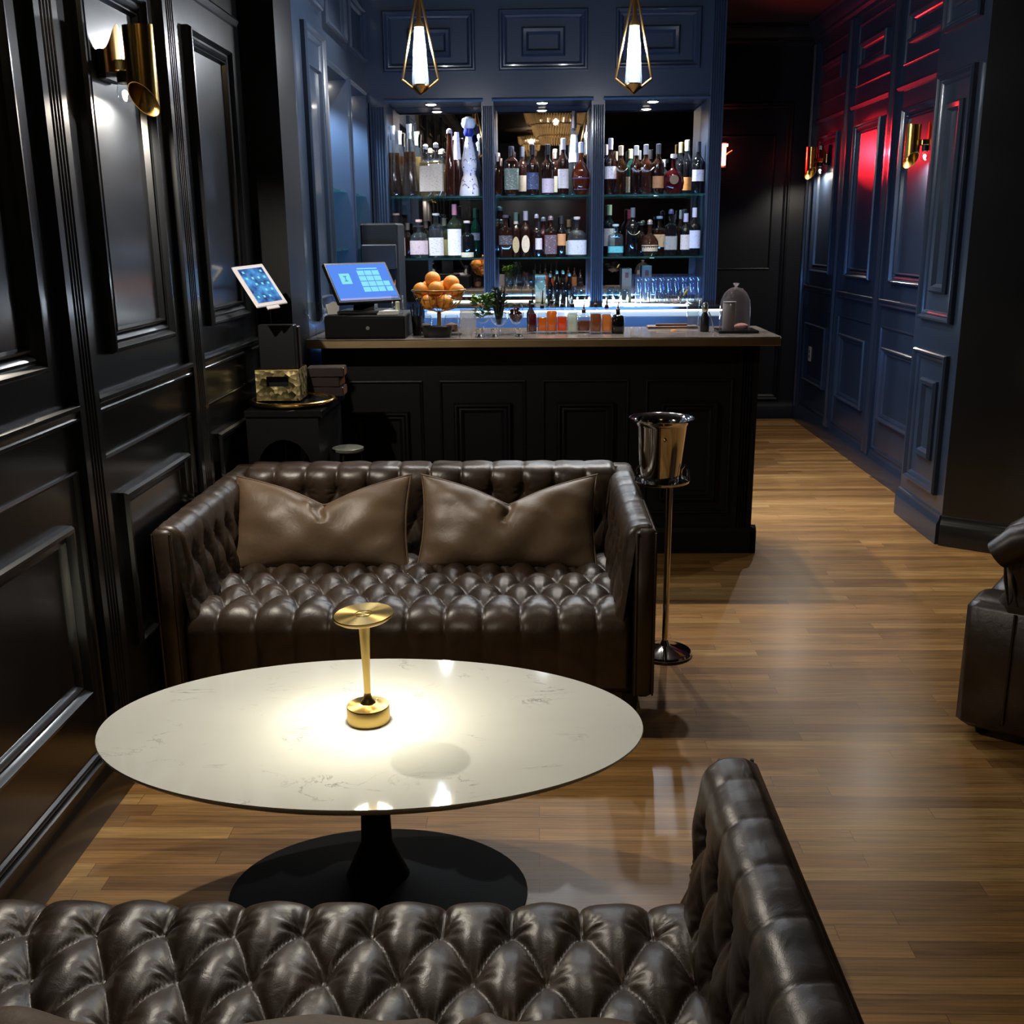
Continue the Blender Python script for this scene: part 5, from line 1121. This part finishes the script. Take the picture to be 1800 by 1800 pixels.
for s_ in (-1, 1): MB().tube([(s_ * 0.08, -0.16, 0.32), (s_ * 0.09, -0.20, 0.30), (s_ * 0.08, -0.21, 0.14)], 0.004, 6).build('steam_wand', 'chrome', t)
t = thing('side_cabinet', 'blue side counter along the left wall behind the bar', 'counter', (-0.90, 6.0, 0))
MB().bbox(-0.165, 0.14, -0.55, 0.69, 0.02, 0.97, 0.004).build('cabinet_body', 'navy', t, smooth=False)
MB().bbox(-0.17, 0.155, -0.56, 0.69, 0.971, 0.999, 0.003).build('worktop', 'marble', t, smooth=False)
for i, (dy, hh, rr_) in enumerate(((-0.30, 0.30, 0.035), (-0.12, 0.24, 0.03), (0.06, 0.33, 0.032))):
    bottle(-0.95, 6.0 + dy, 1.0, rr_, hh, 'wine', BLK, None, (black, 'x'), ['black bottle on the side counter nearest the bar', 'shorter black bottle on the side counter, middle of three', 'tall black bottle on the side counter beside the espresso machine'][i], 'black bottles on the side counter', name='wine_bottle')

# ------------------------------------------------------------------ things on the bar top
ZT = 1.0905
# till: drawer, stand, monitor
t = thing('cash_drawer', 'wide black cash drawer under the monitor on the bar', 'cash drawer', (-0.795, 5.03, ZT))
MB().bbox(-0.185, 0.185, -0.19, 0.19, 0, 0.105, 0.004).build('housing', 'matte_black', t, smooth=False)
MB().bbox(-0.180, 0.180, -0.194, -0.1905, 0.008, 0.095, 0.001).build('drawer', 'matte_black', t, smooth=False)
MB().lathe([(0.0003, 0), (0.010, 0), (0.009, 0.004), (0.0003, 0.004)], 16).build('lock', 'silver', t)
o = t.children[-1]; o.rotation_euler = (PI / 2, 0, 0); o.location = (0.015, -0.1945, 0.05)
zc = ZT + 0.1055
t = thing('till_monitor', 'touchscreen till monitor with blue screen on the cash drawer', 'monitor', (-0.815, 5.00, zc), -0.10)
MB().bbox(-0.11, 0.11, -0.10, 0.10, 0, 0.018, 0.006).build('stand_base', 'black_plastic', t, smooth=False)
MB().prism([(-0.03, 0.018), (0.04, 0.018), (0.055, 0.13), (0.03, 0.14)], -0.05, 0.05, (0, 0, 0), (0, 1, 0), (0, 0, 1), (1, 0, 0)).build('stand_neck', 'black_plastic', t, smooth=False)
scn = thing('display', None, None); scn.parent = t; scn.location = (0.0, -0.02, 0.146); scn.rotation_euler = (math.radians(-24), 0, 0)
scn.rotation_euler = (math.radians(-38), 0, math.radians(45))
SWd, SHt = 0.156, 0.100
MB().bbox(-SWd - 0.012, SWd + 0.012, 0.0, 0.022, -SHt - 0.012, SHt + 0.012, 0.004).build('bezel', 'black_plastic', scn, smooth=False)
MB().box(-SWd, SWd, -0.0015, -0.0003, -SHt, SHt).build('lit_screen', 'screen', scn, smooth=False)
mb = MB()
for r in range(4):
    for c in range(3): mb.box(-0.012 + c * 0.040, 0.024 + c * 0.040, -0.0026, -0.0017, 0.036 - r * 0.031, 0.062 - r * 0.031)
mb.box(-0.006, 0.102, -0.0026, -0.0017, 0.070, 0.076)
for r in range(2): mb.box(0.108 + 0.004 * r, 0.140 + 0.004 * r, -0.0026, -0.0017, -0.026 - r * 0.031, 0.0 - r * 0.031)
mb.build('menu_tiles', 'tile', scn, smooth=False)
MB().box(-0.112, -0.058, -0.0026, -0.0017, -0.010, 0.048).build('icon_tile', 'tile', scn, smooth=False)
mb = MB(); mb.box(-0.094, -0.076, -0.0032, -0.0027, 0.030, 0.034); mb.box(-0.094, -0.076, -0.0032, -0.0027, 0.004, 0.008); mb.box(-0.087, -0.083, -0.0032, -0.0027, 0.008, 0.030)
mb.build('icon_glyph', 'tile_dark', scn, smooth=False)
MB().box(-SWd + 0.003, SWd - 0.003, -0.0026, -0.0017, -SHt + 0.002, -SHt + 0.011).build('status_bar', 'screen_bar', scn, smooth=False)
for i, (x, y, w_, d_, h_, rz, lb) in enumerate(((-0.70, 4.93, 0.05, 0.035, 0.008, 0.2, 'flat stack of white slips on the cash drawer under the monitor'), (-0.955, 4.95, 0.028, 0.03, 0.055, 0.6, 'crumpled white paper slips left of the monitor stand'))):
    t = thing('paper_slips', lb, 'paper', (x, y, zc), rz)
    if i == 0:
        for k in range(3): MB().bbox(-w_ + k * 0.004, w_, -d_, d_ - k * 0.003, k * 0.006, k * 0.006 + 0.0055, 0.001).build('slip', 'paper', t, smooth=False)
    else:
        for k in range(3): MB().prism([(-0.026, 0), (0.024, 0), (0.030 - 0.01 * k, 0.05 + 0.004 * k), (0.0, 0.060 - 0.006 * k), (-0.03, 0.045)], k * 0.010, k * 0.010 + 0.0015).build('slip', 'paper', t, smooth=False)
p = onz(686, 560, zc)
t = thing('glass_mug', 'clear glass mug holding an ivory candle on the cash drawer', 'candle', (-0.655, 4.95, zc))
MB().lathe([(0.0003, 0.001), (0.024, 0), (0.027, 0.005), (0.027, 0.085), (0.025, 0.085), (0.024, 0.01), (0.0003, 0.01)], 20).build('cup', 'glass', t)
MB().lathe([(0.0003, 0.0105), (0.010, 0.0105), (0.010, 0.055), (0.0003, 0.057)], 14).build('candle_stick', 'candle', t)
MB().tube([(0.027, 0, 0.07), (0.044, 0, 0.065), (0.045, 0, 0.03), (0.027, 0, 0.02)], 0.003, 8).build('handle', 'glass', t)
# straw and pen cup
p = onz(724, 575, ZT)
t = thing('straw_cup', 'black cup full of black straws beside the fruit stand', 'cup', (-0.575, 5.02, ZT))
MB().lathe([(0.0003, 0), (0.020, 0), (0.026, 0.09), (0.024, 0.09), (0.018, 0.004), (0.0003, 0.004)], 20).build('cup_body', 'black_plastic', t)
random.seed(8)
for k in range(9):
    a = 2 * PI * k / 9; MB().tube([(0.010 * math.cos(a), 0.010 * math.sin(a), 0.006), (0.030 * math.cos(a), 0.026 * math.sin(a), 0.14 + random.uniform(-.01, .01))], 0.0028, 6).build('straw', 'black_plastic', t)
# fruit stand
FX, FY = -0.475, 5.10
t = thing('fruit_stand', 'footed black wire bowl on a pedestal piled with oranges', 'bowl', (FX, FY, ZT))
MB().lathe([(0.0003, 0), (0.05, 0), (0.05, 0.006), (0.012, 0.014), (0.010, 0.05), (0.010, 0.098), (0.03, 0.106), (0.0003, 0.107)], 24).build('pedestal', 'dark_brass', t)
MB().tube([(0.128 * math.cos(2 * PI * i / 48), 0.128 * math.sin(2 * PI * i / 48), 0.205) for i in range(48)], 0.004, 8, closed=True).build('rim', 'dark_brass', t)
mb = MB()
for k in range(20):
    a = 2 * PI * k / 20; mb.tube([(r * math.cos(a), r * math.sin(a), z) for r, z in ((0.028, 0.107), (0.075, 0.118), (0.105, 0.150), (0.128, 0.205))], 0.0016, 5)
for r, z in ((0.085, 0.125), (0.112, 0.165)): mb.tube([(r * math.cos(2 * PI * i / 40), r * math.sin(2 * PI * i / 40), z) for i in range(40)], 0.0015, 5, closed=True)
mb.build('wire_cage', 'dark_brass', t)
def orange(x, y, z, r, lb):
    t = thing('orange', lb, 'fruit', (x, y, z), random.random() * 3, 'oranges in the footed bowl')
    MB().lathe([(max(1e-4, math.sin(PI * i / 14)) * r, -math.cos(PI * i / 14) * r * 0.95 + (0.03 * r if i == 14 else 0)) for i in range(15)], 20).build('fruit', 'orange', t)
    MB().lathe([(0.0003, 0), (0.004, 0), (0.0035, 0.002), (0.0003, 0.0015)], 8, (0, 0, r * 0.955)).build('stem_button', 'herb', t); return t
Z0 = ZT + 0.150
for i, (dx, dy, dz, lb) in enumerate(((-0.045, -0.045, 0, 'front left orange low inside the wire bowl'), (0.035, -0.050, 0, 'front right orange low inside the wire bowl'), (-0.005, 0.040, 0.0, 'rear orange low inside the wire bowl'), (-0.085, 0.005, 0.055, 'leftmost orange resting above the bowl rim'), (0.088, -0.010, 0.05, 'rightmost orange, low against the bowl rim'), (-0.008, -0.040, 0.062, 'front middle orange above the bowl rim, darker underside'), (-0.030, 0.030, 0.105, 'topmost orange of the pile in the wire bowl'), (0.060, 0.02, 0.085, 'large orange at the right of the pile above the rim'), (0.02, 0.075, 0.06, 'orange at the back of the pile above the rim'), (-0.06, 0.075, 0.06, 'orange at the back left of the pile above the rim'))):
    orange(FX + dx, FY + dy, Z0 + dz, 0.038 if i != 7 else 0.040, lb)
# caddy and jars in front of / under the fruit stand
t = thing('garnish_caddy', 'small black caddy on the bar in front of the fruit stand', 'caddy', (-0.470, 4.93, ZT))
MB().lathe([(0.062, 0), (0.074, 0.048), (0.071, 0.048), (0.060, 0.004), (0.0003, 0.004)], 24, ex=4, sy=0.62).build('caddy_body', 'black_plastic', t)
for i, (dx, lb) in enumerate(((-0.066, 'glass jar of spiced nuts left of the fruit pedestal'), (0.062, 'glass jar of spiced nuts right of the fruit pedestal'))):
    t = thing('nut_jar', lb, 'jar', (FX + dx, FY - 0.035, ZT), 0, 'nut jars by the fruit stand')
    MB().lathe([(0.0003, 0.001), (0.030, 0), (0.034, 0.01), (0.034, 0.078), (0.030, 0.088), (0.028, 0.088), (0.032, 0.077), (0.032, 0.012), (0.0003, 0.008)], 20).build('jar_glass', 'glass', t)
    MB().lathe([(0.0003, 0.009), (0.030, 0.012), (0.030, 0.045), (0.0003, 0.055)], 18).build('nuts', 'nuts', t)
t = thing('mixing_glass', 'cut crystal mixing glass between the fruit stand and the mint', 'glass', (-0.335, 5.08, ZT))
n = 24; vs = []; fs = []; prof_ = [(0.030, 0), (0.038, 0.01), (0.040, 0.06), (0.040, 0.115), (0.037, 0.115), (0.034, 0.015)]
for j, (r, z) in enumerate(prof_):
    for i in range(n): q = 1 + (0.05 if (i + j) % 2 and 0 < j < 3 else 0); a = 2 * PI * i / n; vs.append((r * q * math.cos(a), r * q * math.sin(a), z))
for j in range(5):
    for i in range(n): k = (i + 1) % n; fs.append((j * n + i, j * n + k, (j + 1) * n + k, (j + 1) * n + i))
fs.append(tuple(range(n - 1, -1, -1))); MB().add(vs, fs).build('cut_tumbler', 'crystal', t, angle=15)
# herb glasses
def leaf_cluster(mb, c, R, H, n, size, seed, up=0.6):
    random.seed(seed)
    for _ in range(n):
        a = random.uniform(0, 2 * PI); rr_ = R * math.sqrt(random.random()); z = H * random.random(); p0 = Vector((c[0] + rr_ * math.cos(a), c[1] + rr_ * math.sin(a), c[2] + z))
        d = Vector((math.cos(a), math.sin(a), random.uniform(-0.3, up))).normalized(); sdir = d.cross(Vector((random.uniform(-.4, .4), random.uniform(-.4, .4), 1))).normalized(); nn2 = sdir.cross(d) * 0.12
        s = size * random.uniform(0.7, 1.2)
        pts = [p0, p0 + d * s * 0.3 + sdir * s * 0.26 + nn2 * s, p0 + d * s * 0.7 + sdir * s * 0.2 + nn2 * s, p0 + d * s, p0 + d * s * 0.7 - sdir * s * 0.2 + nn2 * s, p0 + d * s * 0.3 - sdir * s * 0.26 + nn2 * s, p0 + d * s * 0.5]
        mb.add(pts, [(0, 1, 6), (1, 2, 6), (2, 3, 6), (3, 4, 6), (4, 5, 6), (5, 0, 6)])
t = stem_glass('mint_glass', (-0.262, 5.03, ZT), 0.042, 0.135, 0.085, 0.05, 'stemmed glass holding a bunch of bright green mint', 'footed glasses of garnish on the bar')
mb = MB(); leaf_cluster(mb, (0, 0, 0.075), 0.022, 0.05, 60, 0.03, 1, 1.0); leaf_cluster(mb, (0, 0, 0.135), 0.040, 0.045, 120, 0.034, 2, 0.8); mb.build('mint_leaves', 'herb', t, smooth=False, fix=False)
MB().sphere((-0.035, -0.01, 0.165), 0.018, 12, 8).build('lime_wedge', 'lime', t)
t = stem_glass('herb_glass', (-0.185, 5.06, ZT), 0.040, 0.10, 0.065, 0.035, 'glass holding a tall bunch of nearly black herbs', 'footed glasses of garnish on the bar')
mb = MB()
for k in range(26):
    a = k * 2.4; r = 0.006 + 0.02 * ((k * 7) % 10) / 10; mb.tube([(0.3 * r * math.cos(a), 0.3 * r * math.sin(a), 0.045), (r * math.cos(a), r * math.sin(a), 0.12), (1.5 * r * math.cos(a), 1.5 * r * math.sin(a), 0.20 + 0.02 * math.sin(k))], [0.003, 0.005, 0.002], 5)
leaf_cluster(mb, (0, 0, 0.09), 0.030, 0.12, 120, 0.024, 5, 1.2); mb.build('dark_herbs', 'dark_herb', t, smooth=False, fix=False)
t = stem_glass('cherry_glass', (-0.105, 5.06, ZT), 0.040, 0.135, 0.095, 0.042, 'round balloon glass filled with dark cherries', 'footed glasses of garnish on the bar')
mb = MB(); random.seed(4)
for k in range(60):
    while True:
        v = Vector((random.uniform(-1, 1), random.uniform(-1, 1), random.uniform(-1, 1)))
        if v.length < 1: break
    mb.sphere((v.x * 0.028, v.y * 0.028, 0.09 + v.z * 0.030), 0.008, 8, 6)
mb.build('cherries', 'cherry', t, angle=180)
# syrup bottles
G = 'syrup and bitters bottles on the bar'
def syr(col, dens=0.6): return gmat('syrup_colour', tuple(min(1, c * 1.2 + 0.02) for c in col), 0.05, body=dens, bodycol=col)
RASP, ORA, ORB, AMR, BRN, PAL = syr((0.22, 0.005, 0.03), 0.7), syr((0.85, 0.33, 0.05)), syr((0.9, 0.20, 0.02)), syr((0.35, 0.13, 0.05)), syr((0.45, 0.20, 0.08)), syr((0.75, 0.78, 0.66), 0.5)
SYR = [(936, 15, 508, 543, 'square', RASP, 'spout', 'deep red syrup bottle with black pour spout'), (953, 16, 510, 545, 'square', ORA, 'spout', 'pale orange syrup bottle right of the deep red one'), (970, 19, 506, 537, 'round', ORA, 'spout', 'widest cloudy orange syrup bottle with tall shoulders'), (988, 17, 506, 543, 'square', ORB, 'spout', 'bright orange-red syrup bottle'), (1006, 19, 504, 543, 'square', PAL, 'spout', 'pale milky syrup bottle between orange and amber ones'),
       (1026, 23, 532, 553, 'jar', AMR, 'spout', 'short amber bitters jar with dropper'), (1047, 20, 520, 543, 'square', BRN, 'spout', 'tall light brown syrup bottle left of the peach one'), (1066, 18, 522, 545, 'square', syr((0.85, 0.42, 0.15)), 'spout', 'peach orange bottle beside the black square bottle'), (1086, 22, 530, 552, 'jar', BLK, 'spout', 'square black bottle at the right end of the syrup row')]
for i, (cx, wpx, top, shp, kind, gl, ck, lb) in enumerate(SYR):
    y = 5.08 - (0.03 if i > 5 else 0.0); y += 0.02 * (i % 2); p = ony(cx, 560, y); R = wpx / 2 / FPX * y * 1.0; H = ony(cx, top, y).z - ZT; Hb = ony(cx, shp, y).z - ZT
    t = thing('syrup_bottle', lb + ' on the bar', 'bottle', (p.x, y, ZT), 0, G); ex = 2.0 if kind == 'round' else 4.5
    nr = 0.010; bp_ = [(R * 0.9, 0), (R, 0.006), (R, Hb * 0.80), (R * 0.8, Hb * 0.92), (nr, Hb)]
    MB().lathe([(r, z) for r, z in bp_] + [(nr, Hb + 0.012)], 24, ex=ex).build('glass_body', CLR if gl is not BLK else BLK, t)
    if gl is not BLK: MB().lathe([(R * 0.86, 0.010), (R * 0.90, 0.014), (R * 0.90, Hb * (0.76 if i not in (1, 3, 5) else 0.66)), (R * 0.8, Hb * (0.80 if i not in (1, 3, 5) else 0.67))], 24, ex=ex).build('syrup', gl, t)
    z0 = Hb + 0.012; dk = solid((0.01, 0.01, 0.01)) if i < 5 else solid((0.05, 0.02, 0.012))
    MB().lathe([(nr * 1.0, z0 - 0.004), (nr * 1.05, z0 + 0.010), (nr * 0.5, z0 + 0.016)], 14).build('collar', dk, t)
    MB().tube([(0, 0, z0 + 0.012), (0.001, 0, z0 + 0.03), (0.004, 0, max(H, z0 + 0.04))], [0.0055, 0.0035, 0.0025], 8).build('pour_spout', dk, t)
bottle(-0.035, 5.17, ZT, 0.020, 0.15, 'round', BLK, None, (black, 'x'), 'small black bottle behind the orange syrup bottles on the bar', G, name='syrup_bottle')
# steel jiggers and strainers in the front
for i, (cx, lb) in enumerate(((842, 'steel jigger cup in front of the mint glass'), (868, 'steel jigger cup in front of the dark herbs'), (912, 'steel jigger cup in front of the cherry glass'))):
    p = onz(cx, 594, ZT); t = thing('jigger_cup', lb, 'jigger', (p.x, 4.90, ZT), 0, 'steel jigger cups on the bar edge')
    MB().lathe([(0.020, 0), (0.021, 0.002), (0.012, 0.014), (0.019, 0.036), (0.0175, 0.036), (0.0105, 0.016)], 20).build('double_cup', 'silver', t)
# coupe with garnish
p = onz(1186, 582, ZT)
t = thing('coupe_glass', 'stemmed cocktail coupe with fruit garnish on its rim', 'glass', (p.x, 5.16, ZT))
MB().lathe([(0.0003, 0), (0.034, 0), (0.034, 0.0015), (0.006, 0.004), (0.003, 0.012), (0.0028, 0.115), (0.010, 0.122), (0.036, 0.142), (0.046, 0.168), (0.0448, 0.168), (0.034, 0.144), (0.0003, 0.124)], 32).build('stemware', 'glass', t)
MB().lathe([(0.0003, 0.1255), (0.033, 0.1455), (0.041, 0.158), (0.0003, 0.158)], 24).build('drink', tint((0.8, 0.75, 0.75), 0.1, (0.5, 0.4, 0.4)), t)
MB().lathe([(0.0003, -0.003), (0.015, -0.003), (0.016, 0), (0.015, 0.003), (0.0003, 0.003)], 18).build('orange_wheel', 'orange', t)
o = t.children[-1]; o.location = (-0.043, -0.005, 0.172); o.rotation_euler = (PI / 2, 0.2, 0.5)
MB().tube([(0.042, 0, 0.165), (0.052, 0, 0.182), (0.060, -0.003, 0.196)], [0.003, 0.006, 0.002], 8).build('lemon_twist', solid((0.55, 0.45, 0.08), 0.5), t)
t = thing('glass_beaker', 'tall clear mixing beaker right of the coupe glass', 'glass', (ony(1218, 550, 5.28).x, 5.28, ZT)); tumbler_mesh(0.031, 0.135, 0.029).build('beaker_glass', 'glass', t)
# bar tray with tools
t = thing('tool_tray', 'flat wooden tray of bar tools between the syrups and the cloche', 'tray', (onz(1176, 572, ZT).x, 5.33, ZT))
MB().bbox(-0.125, 0.125, -0.045, 0.045, 0, 0.010, 0.003).build('board', 'wood_board', t, smooth=False)
MB().bbox(-0.085, 0.075, -0.022, -0.010, 0.0105, 0.021, 0.003).build('muddler', 'wood_board', t, smooth=False)
MB().tube([(-0.07, 0.012, 0.013), (0.10, 0.014, 0.013)], 0.0025, 6).build('bar_spoon', 'silver', t)
# pepper-mill like black bottle with jigger
p = onz(1237, 582, ZT)
t = thing('black_shaker', 'small black bottle with steel cap left of the glass cloche', 'bottle', (p.x, 5.10, ZT))
MB().lathe([(0.020, 0), (0.022, 0.004), (0.022, 0.066), (0.013, 0.084), (0.010, 0.092), (0.0003, 0.093)], 20, ex=2.6).build('bottle_body', 'black_plastic', t)
MB().lathe([(0.012, 0.0925), (0.015, 0.10), (0.016, 0.125), (0.010, 0.136), (0.0003, 0.137)], 20).build('steel_cap', 'silver', t)
MB().tube([(0.016, -0.012, 0.094), (0.030, -0.02, 0.06), (0.042, -0.022, 0.006)], 0.003, 6).build('bar_strap', 'silver', t)
# cloche
CXc = (onz(1262, 583, ZT).x + onz(1318, 583, ZT).x) / 2
sl = thing('slate_board', 'square black slate board under the glass cloche', 'board', (CXc + 0.012, 5.06, ZT)); MB().bbox(-0.098, 0.090, -0.075, 0.10, 0, 0.012, 0.003).build('slate', 'black_stone', sl, smooth=False)
t = thing('glass_cloche', 'domed glass cloche with knob on a black slate board', 'cloche', (CXc, 5.07, ZT + 0.0125))
MB().lathe([(0.073, 0), (0.073, 0.012), (0.072, 0.100), (0.068, 0.135), (0.054, 0.168), (0.032, 0.188), (0.012, 0.196), (0.0003, 0.197)], 40).build('dome', gmat('cloche_glass', (0.80, 0.79, 0.79), 0.03, body=0.06, bodycol=(0.45, 0.40, 0.40)), t)
MB().lathe([(0.006, 0.197), (0.007, 0.203), (0.014, 0.210), (0.014, 0.215), (0.0003, 0.217)], 20).build('knob', 'crystal', t)
t = thing('grey_canister', 'grey canister under the glass cloche', 'jar', (CXc - 0.022, 5.095, ZT + 0.0125)); MB().lathe([(0.0003, 0), (0.030, 0), (0.031, 0.003), (0.031, 0.118), (0.029, 0.122), (0.0003, 0.123)], 24).build('canister_body', 'grey', t)
MB().lathe([(0.0003, 0.1235), (0.0315, 0.1235), (0.0315, 0.128), (0.0003, 0.130)], 24).build('lid', 'grey', t)
t = thing('pink_cloth', 'folded pink cloth under the glass cloche', 'cloth', (CXc + 0.026, 5.035, ZT + 0.0125))
mb = MB(); mb.sphere((0, 0, 0.016), 0.030, 16, 10, sx=1.15, sy=0.85, sz=0.52); mb.build('folded_cloth', 'pink', t)
# wine glasses at the left end of the bar top and behind
p = onz(543, 596, ZT)
stem_glass('wine_glass', (-1.030, 4.885, ZT), 0.045, 0.165, 0.105, 0.06, 'empty wine glass at the extreme left corner of the bar top')
# outlets
for (px_, py_) in ((1601, 697), (1423, 622)):
    p = onx(px_, py_, XR - 0.004)
    t = thing('wall_outlet', 'white socket plate low on the blue passage wall, %s' % ('beside the pier' if px_ > 1500 else 'toward the far end'), 'socket', (XR, p.y, p.z), 0, 'sockets on the passage wall')
    MB().bbox(-0.006, 0, -0.035, 0.035, -0.058, 0.058, 0.002).build('plate', 'outlet', t, smooth=False)
    for z in (-0.02, 0.02): MB().bbox(-0.0075, -0.0061, -0.012, 0.012, z - 0.013, z + 0.013, 0.0006).build('socket_face', 'black_plastic', t, smooth=False)
